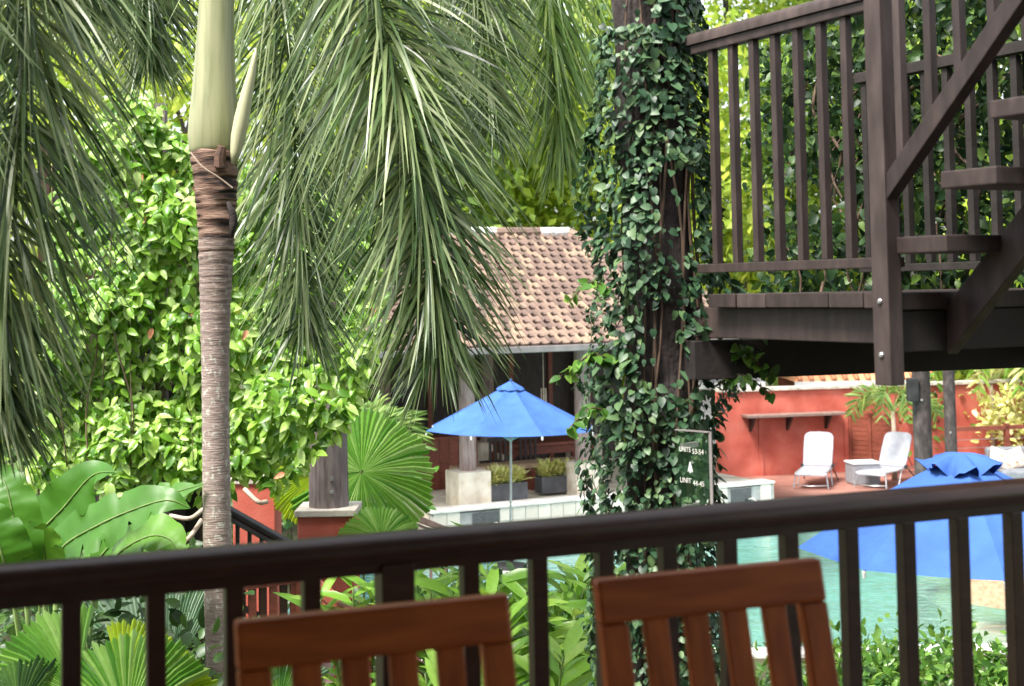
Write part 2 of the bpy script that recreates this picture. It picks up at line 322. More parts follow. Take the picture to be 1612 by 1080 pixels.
# railing along the left edge
rlg = thing('deck_railing', 'dark brown baluster railing along the left edge of the raised deck', 'railing', D(.5, .03, DZ))
HZ = DZ+1.055
rprof = [(-.035, -.022), (-.035, .004), (-.026, .02), (-.010, .027), (.010, .027), (.026, .02), (.035, .004), (.035, -.022)]
MB().bar(D(-.06, .05, HZ-.03), D(1.06, .05, HZ-.03), 0, 0, prof=rprof).build('handrail', M['deck'], rlg, smooth='auto')
MB().bar(D(-.04, .05, HZ-.072), D(1.06, .05, HZ-.072), .05, .035).build('under_rail', M['deck'], rlg, bevel=.003)
MB().bar(D(-.03, .05, DZ+.10), D(1.06, .05, DZ+.10), .05, .035).build('bottom_rail', M['deck'], rlg, bevel=.003)
for k in range(8):
    q = D(.075+k*.1265, .05, DZ+.118)
    if k < 8: MB().box(q, .030, .030, HZ-.09-DZ-.118, e1).build('baluster', M['deck'], rlg, bevel=.002)
pst = MB().box(D(1.085, -.035, DZ-.305), .075, .062, 1.9, e1).build('newel_post', M['deck'], rlg, bevel=.004)
for z in (DZ-.03, DZ-.205):
    c = D(1.085, -.0665, z); MB().tube([c, c-e2*.004, c-e2*.008], [.010, .010, .006], 10).build('bolt', M['steel'], pst, smooth='auto')
# the far railing with vines on it
rf = thing('far_deck_railing', 'dark shaded baluster railing on the far side of the raised deck, overgrown', 'railing', D(.5, 1.42, DZ))
for z, h in ((HZ-.03, .05), (DZ+.10, .035)): MB().bar(D(-.6, 1.45, z), D(1.9, 1.45, z), .06, h).build('handrail' if h > .04 else 'bottom_rail', M['deckdark'], rf, bevel=.003)  # far railing takes the darker timber; its shade is put into the colour
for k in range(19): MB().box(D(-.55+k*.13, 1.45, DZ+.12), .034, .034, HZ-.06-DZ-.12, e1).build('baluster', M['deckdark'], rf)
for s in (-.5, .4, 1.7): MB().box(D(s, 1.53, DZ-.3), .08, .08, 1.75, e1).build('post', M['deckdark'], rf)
# stair climbing towards us
st = thing('timber_stair', 'open timber stair rising from the raised deck at the right edge', 'staircase', D(1.1, .5, DZ))
SL = .95
for k in range(5):
    s0 = 1.112+k*.208; z = 4.548+k*.2
    dbeam('tread', s0, s0+.225, -.02, .95, z-.055, z, M['deck'], st, .005)
def slope(d, s0, z0, s1, th, wd, name):
    n = V((-e1.x*SL, -e1.y*SL, 1)).normalized(); a, b = D(s0, d, z0), D(s1, d, z0+(s1-s0)*SL)
    lo, hi = -n*th/2, n*th/2; up_ = th/2*math.sqrt(1+SL*SL)
    pts = [a-e2*wd/2+V((0, 0, -up_)), a+e2*wd/2+V((0, 0, -up_)), b+e2*wd/2+V((0, 0, -up_)), b-e2*wd/2+V((0, 0, -up_))]
    return MB().hexa(pts+[q+V((0, 0, 2*up_)) for q in pts]).build(name, M['deck'], st, bevel=.004)
slope(.25, 1.09, 4.235, 2.0, .118, .05, 'stringer'); slope(.80, 1.09, 4.235, 2.0, .118, .05, 'stringer')
slope(-.035, 1.07, 4.665, 1.9, .062, .05, 'guard_rail')
slope(-.035, 1.07, 5.45, 1.9, .05, .06, 'hand_rail')
for x in (1417, 1465, 1512, 1567, 1625):
    d = ray(x, 100); k = d.x/d.y; a = D(0, -.035)
    s = (k*a.y-a.x)/(e1.x-k*e1.y); MB().box(D(s, -.035, 4.70+(s-1.07)*SL), .030, .030, .74, e1).build('baluster', M['deck'], st, bevel=.002)
# ================================================================== ground, pool, terrace
OA = V((-1.48, 24.6, 0)); ang = R(25.6); pa = V((math.cos(ang), math.sin(ang), 0)); pb = V((-math.sin(ang), math.cos(ang), 0))
def Q(a, b=0, z=0.0): return OA+pa*a+pb*b+V((0, 0, z))
WL = 7.05
pool = [Q(-2.0, -.15), Q(WL+.2, -.15), Q(WL+.2, 1.1), V((11.5, 30.9, 0)), V((9.0, 23.0, 0)), V((6.9, 19.2, 0)), V((6.6, 17.2, 0)), V((-3.2, 17.2, 0))]
def slab_with_hole():
    bm = bmesh.new(); S = 420
    o = [bm.verts.new(p) for p in ((-S, -S, 0), (S, -S, 0), (S, S, 0), (-S, S, 0))]; h = [bm.verts.new((p.x, p.y, 0)) for p in pool]
    es = [bm.edges.new((r[i], r[(i+1) % len(r)])) for r in (o, h) for i in range(len(r))]
    bmesh.ops.triangle_fill(bm, edges=es, use_beauty=True)
    me = bpy.data.meshes.new('ground'); bm.to_mesh(me); bm.free(); return me
g = link('ground', slab_with_hole(), M['ground']); g['kind'] = 'structure'
b = MB(); n = len(pool); lo = [(p.x, p.y, -1.3) for p in pool]
b.add(lo+[(p.x, p.y, -.002) for p in pool], [tuple(range(n))]+[(i, (i+1) % n, n+(i+1) % n, n+i) for i in range(n)]); struct('pool_basin', b, M['poolfloor'])
led = [PZ(1428, 925, -.35), PZ(1530, 985, -.35), PZ(1650, 1040, -.35), PZ(1740, 1000, -.35), PZ(1640, 905, -.35), PZ(1500, 880, -.35)]
b = MB(); b.add([(p.x, p.y, -1.29) for p in led]+[tuple(p) for p in led], [tuple(range(6, 12))]+[(i, (i+1) % 6, 6+(i+1) % 6, 6+i) for i in range(6)]); struct('pool_ledge', b, M['poolstep'])
b = MB()                                                         # water, one sheet
bm = bmesh.new(); bm.faces.new([bm.verts.new((p.x, p.y, -.12)) for p in pool]); me = bpy.data.meshes.new('pool_water'); bm.to_mesh(me); bm.free()
m, t, pbsdf = _mat('pool_water'); out = t.nodes['Material Output']
tr = t.nodes.new('ShaderNodeBsdfTransparent'); tr.inputs[0].default_value = (.60, .89, .87, 1)
gl = t.nodes.new('ShaderNodeBsdfGlossy'); gl.inputs['Roughness'].default_value = .04; fr = t.nodes.new('ShaderNodeFresnel'); fr.inputs[0].default_value = 1.26
mxs = t.nodes.new('ShaderNodeMixShader'); bp = t.nodes.new('ShaderNodeBump'); bp.inputs['Strength'].default_value = .65; bp.inputs['Distance'].default_value = .06
t.links.new(_noise(t, 4.5, (1, 1.8, 1), 4), bp.inputs['Height']); t.links.new(bp.outputs[0], gl.inputs['Normal']); fm = t.nodes.new('ShaderNodeMath'); fm.operation = 'MULTIPLY'; fm.inputs[1].default_value = .78; t.links.new(fr.outputs[0], fm.inputs[0])
t.links.new(fm.outputs[0], mxs.inputs[0]); t.links.new(tr.outputs[0], mxs.inputs[1]); t.links.new(gl.outputs[0], mxs.inputs[2]); t.links.new(mxs.outputs[0], out.inputs[0])
wt = link('pool_water', me, m); wt['kind'] = 'structure'
b = MB()                                                         # coping round the right-hand end
for i in (2, 3, 4, 5, 6):
    p, q = pool[i], pool[(i+1) % 8]; b.bar(p+V((0, 0, .015)), q+V((0, 0, .015)), .36, .05)
struct('pool_coping', b, M['coping'])
p_, q_ = PZ(1535, 925, .2), PZ(1640, 940, .2)
struct('pool_kerb', MB().bar(p_, q_, .5, .35), M['slabwood'])
# red terrace boards
b = MB(); tb = [Q(WL+.35, .2), Q(WL+.35, 1.15), V((11.6, 31.1, 0)), V((14, 36, 0)), V((3.6, 36, 0)), Q(WL-1.2, 1.6)]
tz = .012
b.add([(p.x, p.y, tz) for p in tb]+[(p.x, p.y, tz-.011) for p in tb], [tuple(range(6))[::-1]]+[(i, (i+1) % 6, 6+(i+1) % 6, 6+i) for i in range(6)])
terr = struct('terrace', b, M['interior'])
import mathutils
def in_poly(x, y, poly):
    c = False; j = len(poly)-1
    for i in range(len(poly)):
        if (poly[i].y > y) != (poly[j].y > y) and x < (poly[j].x-poly[i].x)*(y-poly[i].y)/(poly[j].y-poly[i].y)+poly[i].x: c = not c
        j = i
    return c
plm = None
for r in range(34):                                              # boards laid across the terrace
    y0 = 28.6+r*.15; xs = [x*.1 for x in range(36, 140) if in_poly(x*.1, y0+.07, tb)]
    if not xs: continue
    x0, x1 = min(xs), max(xs); k = random.uniform(.8, 2.4); a = x0
    while a < x1-.05:
        e = min(a+k, x1); MB().box(((a+e)/2, y0+.07, tz+.001), e-a-.008, .141, .02).build('board', M['deckred'], terr); a = e; k = 2.4
# ================================================================== pavilion by the pool
pv = thing('pool_pavilion', 'open pavilion with pink clay tile roof on log columns beyond the pool', 'pavilion', Q(2.6, 2, .6))
MB().box(Q(WL/2, 2.9, 0), WL, 5.6, .585, pa).build('platform', M['cream'], pv)
fw_ = MB().box(Q(WL/2, -.02, -.3), WL, .16, .86, pa).build('feature_wall', M['grout'], pv)
MB().box(Q(WL/2, .10, .588), WL+.06, .46, .045, pa).build('wall_coping', M['coping'], pv, bevel=.006)
tw = .25; nx = int(WL/tw); tme = None
panels = [(c_-.38, c_+.38) for c_ in (.98, 6.3)]
def wtile(me, p, ax, scale=(1, 1, 1), nm='wall_tile'):
    o = link(nm, me, M['walltile'], fw_); x = V(ax); y = V((-x.y, x.x, 0))
    mt = Matrix(((x.x*scale[0], y.x, 0, 0), (x.y*scale[0], y.y, 0, 0), (0, 0, scale[2], 0), (0, 0, 0, 1))); mt.translation = p-root_off(fw_); o.matrix_local = mt; return o
tb_ = MB().box((0, 0, 0), tw-.012, .016, .213).build('wall_tile', M['walltile'], None, bevel=.003); tme = tb_.data; bpy.data.objects.remove(tb_)
for i in range(nx):
    ca = (i+.5)*tw
    if any(a < ca < b_ for a, b_ in panels): continue
    for j in range(4): wtile(tme, Q(ca, -.108, -.29+j*.219), pa)
for j in range(4):                                              # right end
    for k in range(5): wtile(tme, Q(WL+.008, .02+k*.25, -.29+j*.219), pb)
MB().box(Q(WL-.07, .75, -.3), .16, 1.35, .86, pa).build('end_wall', M['grout'], pv)
for i, (a, b_) in enumerate(panels):
    MB().box(Q((a+b_)/2, -.112, -.29), b_-a-.26 if i == 0 else .46, .022, .83, pa).build('spout_panel', M['pebble'], pv)
    c = Q((a+b_)/2+.1, -.13, .34); pts = [c+(-pb)*(.06+.16*k)+V((0, 0, .10*k-.055*k*k)) for k in range(5)]
    MB().tube(pts, [.012, .014, .014, .016, .02], 6).build('water_jet', M['walltile'], pv, smooth=True)
    MB().tube([Q((a+b_)/2+.1, -.10, .33), Q((a+b_)/2+.1, -.22, .335)], .02, 8).build('spout', M['black'], pv)
ped = lambda a, b_: MB().box(Q(a, b_, .634 if b_ < .6 else .586), .62, .62, .58, pa).build('pedestal', M['cream'], pv, bevel=.012)
cols = [(.98, .62), (3.32, .62), (5.62, .62), (.98, 4.9), (3.32, 4.9), (5.62, 4.9)]
for a, b_ in cols:
    MB().box(Q(a, b_, .587), .62, .62, .60, pa).build('pedestal', M['cream'], pv, bevel=.012)
    c = Q(a, b_, 0); MB().tube([c+V((0, 0, z)) for z in (1.18, 2.0, 3.0, 3.55)], [.155, .15, .145, .142], 16).build('column', M['palelog'], pv, smooth='auto')
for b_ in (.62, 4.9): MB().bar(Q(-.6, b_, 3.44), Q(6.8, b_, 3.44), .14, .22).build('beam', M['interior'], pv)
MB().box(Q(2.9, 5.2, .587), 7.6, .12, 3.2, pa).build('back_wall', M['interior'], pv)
for k in range(7): MB().box(Q(.2+k*.95, 5.12, .59), .10, .05, 2.6, pa).build('wall_post', M['redwood'], pv)
# roof
EZ, RZ = 3.40, 5.50; eL, eR, eB, rL, rR, rB = -2.0, 7.3, -.35, .7, 4.35, 3.0; eBk = 2*rB-eB
E = [Q(eL, eB, EZ), Q(eR, eB, EZ), Q(eR, eBk, EZ), Q(eL, eBk, EZ)]; Rg = [Q(rL, rB, RZ), Q(rR, rB, RZ)]
b = MB(); b.add(E+Rg, [(0, 1, 5, 4), (1, 2, 5), (2, 3, 4, 5), (3, 0, 4)]); rf_ = b.build('roof', M['roofplain'], pv)
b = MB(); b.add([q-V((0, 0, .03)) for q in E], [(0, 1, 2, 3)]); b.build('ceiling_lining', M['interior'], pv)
MB().bar(Q(eL, eB-.05, EZ-.06), Q(eR, eB-.05, EZ-.06), .10, .11).build('gutter', M['gutter'], pv, bevel=.01)
MB().bar(Q(eR+.05, eB, EZ-.06), Q(eR+.05, eBk, EZ-.06), .10, .11).build('gutter', M['white'], pv)
rows = 17; sl = (Rg[0]-E[0]); run = math.hypot(rB-eB, RZ-EZ); sdir = (pb*(rB-eB)+V((0, 0, RZ-EZ))).normalized(); snrm = pa.cross(sdir).normalized()
tl, tws = run/rows, .205
prof = [(0, .012), (.10, .052), (.22, .058), (.34, .014), (.62, .006), (.90, .014), (1.0, .02)]
v = []; f = []
for yy, zz in ((0, .030), (1.12, -.004)):
    for x, z in prof: v.append((x*tws*1.0, yy*tl, z+zz))
for x, z in prof: v.append((x*tws, 0, z-.012))
k = len(prof)
for i in range(k-1): f += [(i, i+1, k+i+1), (i, k+i+1, k+i), (2*k+i, 2*k+i+1, i+1), (2*k+i, i+1, i)]
TP = (np.array(v), np.array(f)); pos = []
for r in range(rows):
    fr_ = (r+.1)/rows; aL = eL+(rL-eL)*fr_; aR = eR+(rR-eR)*fr_
    a = aL+.03+(.5*tws if r % 2 else 0)
    while a < aR-tws*.8:
        pos.append(Q(a, eB, EZ)+sdir*(r*tl)+snrm*.004); a += tws
pos = np.array([tuple(p) for p in pos]); N = len(pos); pos = pos+rng.normal(size=(N, 3))*.003
pxy = np.array([PX(p) for p in pos]); show = np.where((pxy[:, 0] > 700) & (pxy[:, 0] < 965) & (pxy[:, 1] > 340))[0]
tme2 = tri_mesh('roof_tile', *TP); tme2.polygons.foreach_set('use_smooth', np.zeros(len(TP[1]), bool)); tme2.materials.append(M['rooftile']); Rm3 = Matrix((pa, sdir, snrm)).transposed()
sel = set(show[np.argsort(np.abs(pxy[show, 0]-845))[:300]].tolist())
for i in sel:
    o = bpy.data.objects.new('roof_tile', tme2); COL.objects.link(o); o.parent = rf_
    mt = (Rm3 @ Matrix.Rotation(random.gauss(0, .012), 3, 'Z') @ Matrix.Rotation(random.gauss(0, .012), 3, 'Y')).to_4x4(); mt.translation = V(pos[i])-root_off(rf_); o.matrix_local = mt
idx = np.array([i for i in range(N) if i not in sel]); Rn = np.array(Rm3)
vv = np.einsum('ij,kj->ki', Rn, TP[0])[None]+pos[idx][:, None]-np.array(root_off(rf_)); ff = TP[1][None]+(np.arange(len(idx))*len(TP[0]))[:, None, None]
o = link('far_roof_tiles', tri_mesh('far_roof_tiles', vv.reshape(-1, 3), ff.reshape(-1, 3)), M['rooftile'], rf_); o['kind'] = 'stuff'
for p, q in ((Rg[0], Rg[1]), (E[1], Rg[1]), (E[0], Rg[0])):
    d_ = q-p; nn_ = int(d_.length/.33)
    for i in range(nn_):
        a_ = p+d_*(i/nn_); b2 = p+d_*((i+1.08)/nn_); MB().tube([a_+V((0, 0, .03)), b2+V((0, 0, .05))], [.11, .095], 8).build('ridge_tile', M['white'] if p == Rg[0] and i % 9 < 6 else M['rooftile'], rf_, smooth='auto')
# furniture inside
t_ = thing('timber_bench', 'pale thick timber slab bench on the pavilion floor behind the planters', 'bench', Q(2.4, 1.7, .587))
MB().box(Q(2.75, 1.75, .587+.42), 3.1, .5, .10, pa).build('seat', M['slabwood'], t_, bevel=.01)
for a in (1.55, 2.75, 3.95): MB().box(Q(a, 1.75, .587), .10, .40, .42, pa).build('leg', M['redwood'], t_)
t_ = thing('pavilion_table', 'dark red timber table under the pavilion roof, behind the slab bench', 'table', Q(3.6, 3.2, .587))
MB().box(Q(3.7, 3.0, .587+.70), 2.0, 1.0, .06, pa).build('table_top', M['redwood'], t_, bevel=.006); MB().box(Q(3.7, 3.0, .587+.54), 1.86, .88, .15, pa).build('apron', M['redwood'], t_)
for i in (-.9, .9):
    for j in (-.42, .42): MB().box(Q(3.7+i, 3.0+j, .587), .09, .09, .54, pa).build('leg', M['redwood'], t_)
t_ = thing('timber_counter', 'red-brown timber counter in the shade beside the left pavilion column', 'counter', Q(1.2, 3.0, .587))
for k in range(8): MB().box(Q(.55+k*.2, 2.6, .587), .19, .05, .95, pa).build('panel', M['redwood'], t_)
MB().box(Q(1.25, 2.78, 1.54), 1.75, .5, .05, pa).build('counter_top', M['redwood'], t_, bevel=.005)
for k, a in enumerate((2.35, 3.0)):
    t_ = thing('pavilion_chair', ('dark timber chair in the pavilion nearer the umbrella pole', 'dark timber chair in the pavilion at the table end')[k], 'chair', Q(a, 3.3, .587), 'dark chairs in the pavilion')
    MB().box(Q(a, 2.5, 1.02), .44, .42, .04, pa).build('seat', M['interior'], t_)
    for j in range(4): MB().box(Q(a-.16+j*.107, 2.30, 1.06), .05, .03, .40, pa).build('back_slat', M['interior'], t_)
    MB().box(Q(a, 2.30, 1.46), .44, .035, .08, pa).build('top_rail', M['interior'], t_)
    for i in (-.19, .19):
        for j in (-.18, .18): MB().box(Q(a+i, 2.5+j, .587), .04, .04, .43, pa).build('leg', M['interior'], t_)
p = P(855, 575, 26.2); t_ = thing('wind_chime', 'thin pale hanging chime under the pavilion eave right of the umbrella top', 'chime', p)
MB().tube([p+V((0, 0, .62)), p+V((0, 0, -.45))], .008, 5).build('cord', M['palestem'], t_)
for k in range(4): c = p+V((.04*math.cos(k*1.57), .04*math.sin(k*1.57), -.42)); MB().tube([c, c-V((0, 0, .26+.04*k))], .014, 6).build('tube', M['palestem'], t_)
# planters with variegated plants
def blades(n, c, L0, spread, wd, mat, parent, name='foliage', seg=4, droop=.6):
    pv_, pf_ = strip_proto(seg, wd, droop); az = rng.uniform(0, 2*math.pi, n); el = rng.uniform(*spread, n)
    d = np.stack([np.cos(az)*np.cos(el), np.sin(az)*np.cos(el), np.sin(el)], 1); nn2 = np.cross(np.cross(d, [0, 0, 1.0]), d)
    leaves(parent, (pv_, pf_), mat, np.array(c) if np.ndim(c) == 2 else np.repeat([tuple(c)], n, 0), d, nn2, rng.uniform(.7, 1.15, n)*L0, parts=0, rest=name)
def strip_proto(seg, wd, droop):
    v = []; f = []
    for i in range(seg+1):
        t0 = i/seg; w_ = wd*(math.sin(math.pi*min(1, t0*.86+.10)))**.8/2 if i < seg else 0.0
        v += [(-w_, t0-droop*.25*t0**3, -droop*t0*t0+.25*w_), (0, t0-droop*.25*t0**3, -droop*t0*t0), (w_, t0-droop*.25*t0**3, -droop*t0*t0+.25*w_)]
    for i in range(seg):
        a, b_ = 3*i, 3*i+3
        for j in (0, 1): f += [(a+j, a+j+1, b_+j+1), (a+j, b_+j+1, b_+j)]
    return np.array(v), np.array(f)
for k, (px, lab) in enumerate(((796, 'charcoal trough of yellow variegated plants right behind the umbrella pole'), (876, 'charcoal trough of yellow variegated plants nearer the ivy-clad post'))):
    c = PZ(px, 786-12*k, .634); c.z = .634; t_ = thing('planter_box', lab, 'planter', c, 'planters on the pool feature wall')
    dx = pa; b = MB()
    for (o1, o2, s1, s2) in ((0, -.135, .74, .03), (0, .135, .74, .03), (-.355, 0, .03, .24), (.355, 0, .03, .24)): b.box(c+dx*o1+pb*o2, s1, s2, .30, pa)
    b.build('trough', M['planter'], t_); MB().box(c+V((0, 0, .02)), .68, .238, .23, pa).build('soil', M['ground'], t_)
    base = np.array([tuple(c+dx*random.uniform(-.31, .31)+pb*random.uniform(-.08, .08)+V((0, 0, random.uniform(.26, .42)))) for _ in range(420)])
    blades(420, base, .27, (.35, 1.5), .17, L['varieg'], t_, droop=.28)
# ================================================================== umbrellas
def make_umbrella(ruffle):
    t0 = thing('patio_umbrella', 'x', 'umbrella'); Rr, zr, za = 1.37, 2.15, 2.88+.05*(ruffle > .1); b = MB(); n = 8; sub = 6; rings = 7
    def pt(th_, r):                       # th in panels
        k = math.floor(th_); u = th_-k; a0, a1 = 2*math.pi*k/n, 2*math.pi*(k+1)/n
        p = V((math.cos(a0), math.sin(a0), 0)).lerp(V((math.cos(a1), math.sin(a1), 0)), u)*r*Rr
        sag = 4*u*(1-u)*.045*math.sin(math.pi*min(1, r*.9)); 
        return p*(1-.02*4*u*(1-u)*(r > .98))+V((0, 0, za-.03+(zr-za+.03)*r**(1.2 if ruffle > .1 else .98)-sag))
    for p_i in range(n):
        b = MB(); vs_ = [pt(p_i+j/sub*.9999, .08+.92*i/rings) for i in range(rings+1) for j in range(sub+1)]
        vs_ += [q+V((0, 0, -.055)) for q in vs_[-(sub+1):]] if False else []
        b.add(vs_, [(i*(sub+1)+j, i*(sub+1)+j+1, (i+1)*(sub+1)+j+1, (i+1)*(sub+1)+j) for i in range(rings) for j in range(sub)]); b.build('canopy_panel', M['canvas'], t0, smooth=True)
        a0 = 2*math.pi*p_i/n; tip = V((math.cos(a0)*Rr, math.sin(a0)*Rr, zr-.012)); MB().tube([V((0, 0, za-.17)), tip], [.011, .009], 5).build('rib', M['alu'], t0)
        MB().tube([tip, tip+V((0, 0, -.05))], [.018, .012], 6).build('rib_end', M['white'], t0)
        MB().tube([V((0, 0, 1.95)), tip*.55+V((0, 0, za-.17))*.45-V((0, 0, .0))], .008, 5).build('strut', M['alu'], t0)
    b = MB(); mseg = 48; vs_ = []; rr = (.01, .07, .13, .19, .22) if ruffle < .1 else (.01, .10, .19, .27, .31)
    for i, r in enumerate(rr):
        for j in range(mseg):
            a = 2*math.pi*j/mseg; wv = ruffle*(i/4)**2*(math.sin(a*7)+.6*math.sin(a*13+1))
            vs_.append((math.cos(a)*r*(1+.5*wv), math.sin(a)*r*(1+.5*wv), za+.01-.55*r+wv*.13-(.0 if i < 4 else .02) if ruffle < .1 else za+.005-1.25*r*r+wv*.15+.022*math.sin(3*a+i)*(i/4)))
    b.add(vs_, [(i*mseg+j, i*mseg+(j+1) % mseg, (i+1)*mseg+(j+1) % mseg, (i+1)*mseg+j) for i in range(4) for j in range(mseg)]+[tuple(range(mseg))[::-1]]); b.build('vent_cap', M['canvas'], t0, smooth=True)
    MB().tube([(0, 0, .0), (0, 0, 1.4), (0, 0, za-.03)], .020, 12).build('pole', M['alu'], t0, smooth='auto')
    MB().tube([(0, 0, .0), (0, 0, .06), (0, 0, .09), (0, 0, .3)], [.26, .25, .05, .035], 20).build('base', M['black'], t0, smooth='auto')
    if ruffle < .1: MB().tube([(0, 0, za-.0), (0, 0, za+.02), (0, 0, za+.035)], [.02, .022, .008], 8).build('finial', M['canvas'], t0, smooth=True)
    return t0
c = P(1512, 715, 12.0); u1 = make_umbrella(.30); u1.location = (c.x, c.y, c.z-2.92); u1.rotation_euler = (0, 0, R(-5))
tag(u1, 'large blue canvas umbrella at right behind the balcony railing, rumpled top', 'umbrella', 'blue umbrellas by the pool')
c = P(802, 596, 22.3); u2 = make_umbrella(.05); u2.location = (c.x-.03, c.y, c.z-2.92); u2.rotation_euler = (0, R(1.0), R(20))
tag(u2, 'open blue canvas umbrella beyond the pool in front of the pavilion', 'umbrella', 'blue umbrellas by the pool')
struct('umbrella_plinth', MB().box((c.x, c.y, -1.29), .6, .6, c.z-2.92+1.29-.002), M['coping'])
if u1.location.z > .02: struct('paving_slab', MB().box((u1.location.x, u1.location.y, 0.002), 1.2, 1.2, u1.location.z-.004), M['coping'])
# ================================================================== red wall and terrace furniture
wa, wb = V((4.6, 32.7, 0)), V((16.5, 35.2, 0)); wd_ = (wb-wa).normalized(); wn = V((-wd_.y, wd_.x, 0))
rw = thing('red_wall', 'red rendered garden wall behind the sun loungers', 'wall', wa)
MB().bar(wa+V((0, 0, .98)), wb+V((0, 0, .98)), .22, 1.96).build('wall_face', M['red'], rw)
x = 0
while x < 11.9:
    l = random.uniform(.5, .8); MB().bar(wa+wd_*x+V((0, 0, 2.0+random.uniform(-.006, .006))), wa+wd_*(min(x+l-.012, 12.1))+V((0, 0, 2.0)), .34, .075).build('cap_stone', M['stonecap'], rw, bevel=.008); x += l
for x in (.95, 3.05): MB().bar(wa+wd_*x-wn*.125+V((0, 0, .67)), wa+wd_*(x+.10)-wn*.125+V((0, 0, .67)), .03, 1.32).build('pilaster', M['red'], rw)
sh = thing('wall_shelf', 'long grey timber shelf fixed to the red wall', 'shelf', wa+wd_*2-wn*.3+V((0, 0, 1.36)))
a_, b_ = wa+wd_*.55-wn*.34+V((0, 0, 1.42)), wa+wd_*2.95-wn*.34+V((0, 0, 1.42))
MB().bar(a_, b_, .44, .055).build('shelf_board', M['pinkwood'], sh, bevel=.006)
for x in (.75, 1.65, 2.6):
    c = wa+wd_*x-wn*.115; s_ = wd_*.025
    MB().hexa([c-s_+V((0, 0, 1.05)), c+s_+V((0, 0, 1.05)), c+s_-wn*.04+V((0, 0, 1.05)), c-s_-wn*.04+V((0, 0, 1.05)), c-s_+V((0, 0, 1.39)), c+s_+V((0, 0, 1.39)), c+s_-wn*.36+V((0, 0, 1.39)), c-s_-wn*.36+V((0, 0, 1.39))]).build('bracket', M['interior'], sh)
# slatted red screen
fa, fb = PZ(1341, 745, 0), PZ(1404, 750, 0); fa.z = fb.z = .035; sf = thing('slatted_screen', 'low red timber screen with thin horizontal slats between the loungers and red wall', 'screen', fa)
for p in (fa, fa.lerp(fb, .5), fb): MB().box(p, .07, .07, 1.30, (fb-fa)).build('post', M['redwood'], sf)
MB().bar(fa+V((0, 0, 1.34)), fb+V((0, 0, 1.34)), .10, .07).build('top_rail', M['redwood'], sf, bevel=.006)
for k in range(11): MB().bar(fa+V((0, 0, .14+k*.107)), fb+V((0, 0, .14+k*.107)), .022, .095).build('slat', M['redwood'], sf)
# loungers
def make_lounger():
    t = thing('sun_lounger', 'x', 'sun lounger'); hw = .32; zs = .36
    yb, zb = .42, 1.06                        # backrest top relative to hinge
    def sheet(prof, th, hwid, name):
        b = MB(); n = len(prof); top = [(s*hwid, y, z) for (y, z) in prof for s in (-1, 1)]; bot = [(x, y, z-th) for x, y, z in top]
        v = top+bot; o = 2*n; f = []
        for i in range(n-1): f += [(2*i, 2*i+1, 2*i+3, 2*i+2), (o+2*i, o+2*i+2, o+2*i+3, o+2*i+1), (2*i, 2*i+2, o+2*i+2, o+2*i), (2*i+1, o+2*i+1, o+2*i+3, 2*i+3)]
        f += [(0, o, o+1, 1), (2*n-2, 2*n-1, o+2*n-1, o+2*n-2)]
        b.add(v, f); return b.build(name, M['sling'], t, smooth=False, bevel=.010)
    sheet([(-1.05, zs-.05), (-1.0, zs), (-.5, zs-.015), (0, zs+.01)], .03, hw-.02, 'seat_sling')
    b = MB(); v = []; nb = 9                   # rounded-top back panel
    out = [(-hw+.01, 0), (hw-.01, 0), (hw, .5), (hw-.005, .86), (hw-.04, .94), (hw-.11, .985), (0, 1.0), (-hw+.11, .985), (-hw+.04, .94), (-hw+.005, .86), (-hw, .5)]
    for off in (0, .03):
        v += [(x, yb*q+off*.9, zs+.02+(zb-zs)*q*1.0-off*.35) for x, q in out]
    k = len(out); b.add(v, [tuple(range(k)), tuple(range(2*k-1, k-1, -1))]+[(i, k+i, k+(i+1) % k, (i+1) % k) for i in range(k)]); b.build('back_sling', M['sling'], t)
    for s in (-1, 1):
        MB().tube([(s*hw, -1.06, zs-.06), (s*hw, -1.0, zs-.02), (s*hw, .02, zs-.02), (s*hw, .75, zs-.02)], .016, 7).build('side_rail', M['alu'], t, smooth=True)
        MB().tube([(s*hw, -.98, zs-.03), (s*(hw+.05), -1.06, .02)], .014, 7).build('leg', M['alu'], t)
        MB().tube([(s*hw, -.20, zs-.03), (s*(hw+.05), -.48, .02)], .014, 7).build('leg', M['alu'], t)
        MB().tube([(s*hw, .12, zs-.03), (s*(hw+.05), .5, .02)], .014, 7).build('leg', M['black'], t)
        MB().box((s*(hw+.01), .0, zs-.03), .05, .10, .09).build('hinge', M['black'], t, bevel=.01)
        MB().tube([(s*(hw-.03), .16, zs+.26), (s*(hw-.03), .42, zs-.02)], .010, 6).build('back_prop', M['black'], t)
    MB().tube([(-hw-.05, -1.04, .09), (0, -1.07, .07), (hw+.05, -1.04, .09)], .012, 7).build('foot_bar', M['alu'], t, smooth=True)
    return t
l1 = make_lounger(); l2 = copy_tree(l1)
c = PZ(1293, 771, .035); l1.location = (c.x+.15, c.y+1.05, .035); l1.rotation_euler = (0, 0, R(-20)); tag(l1, 'white mesh sun lounger standing in front of the bare red wall', 'sun lounger', 'white sun loungers')
c = PZ(1378, 772, .035); l2.location = (c.x+.62, c.y+1.0, .035); l2.rotation_euler = (0, 0, R(-40)); tag(l2, 'white mesh sun lounger partly hidden by the thick log post', 'sun lounger', 'white sun loungers')
c = PZ(1363, 764, .035); t_ = thing('side_table', 'grey box side table between the two sun loungers', 'side table', c)
MB().box(c+V((0, .25, .03)), .60, .5, .42, (1, .12, 0)).build('body', M['greybox'], t_, bevel=.01); MB().box(c+V((0, .25, .452)), .64, .54, .035, (1, .12, 0)).build('top', M['white'], t_, bevel=.008); MB().box(c+V((0, .25, 0)), .56, .46, .03, (1, .12, 0)).build('plinth', M['stonecap'], t_)
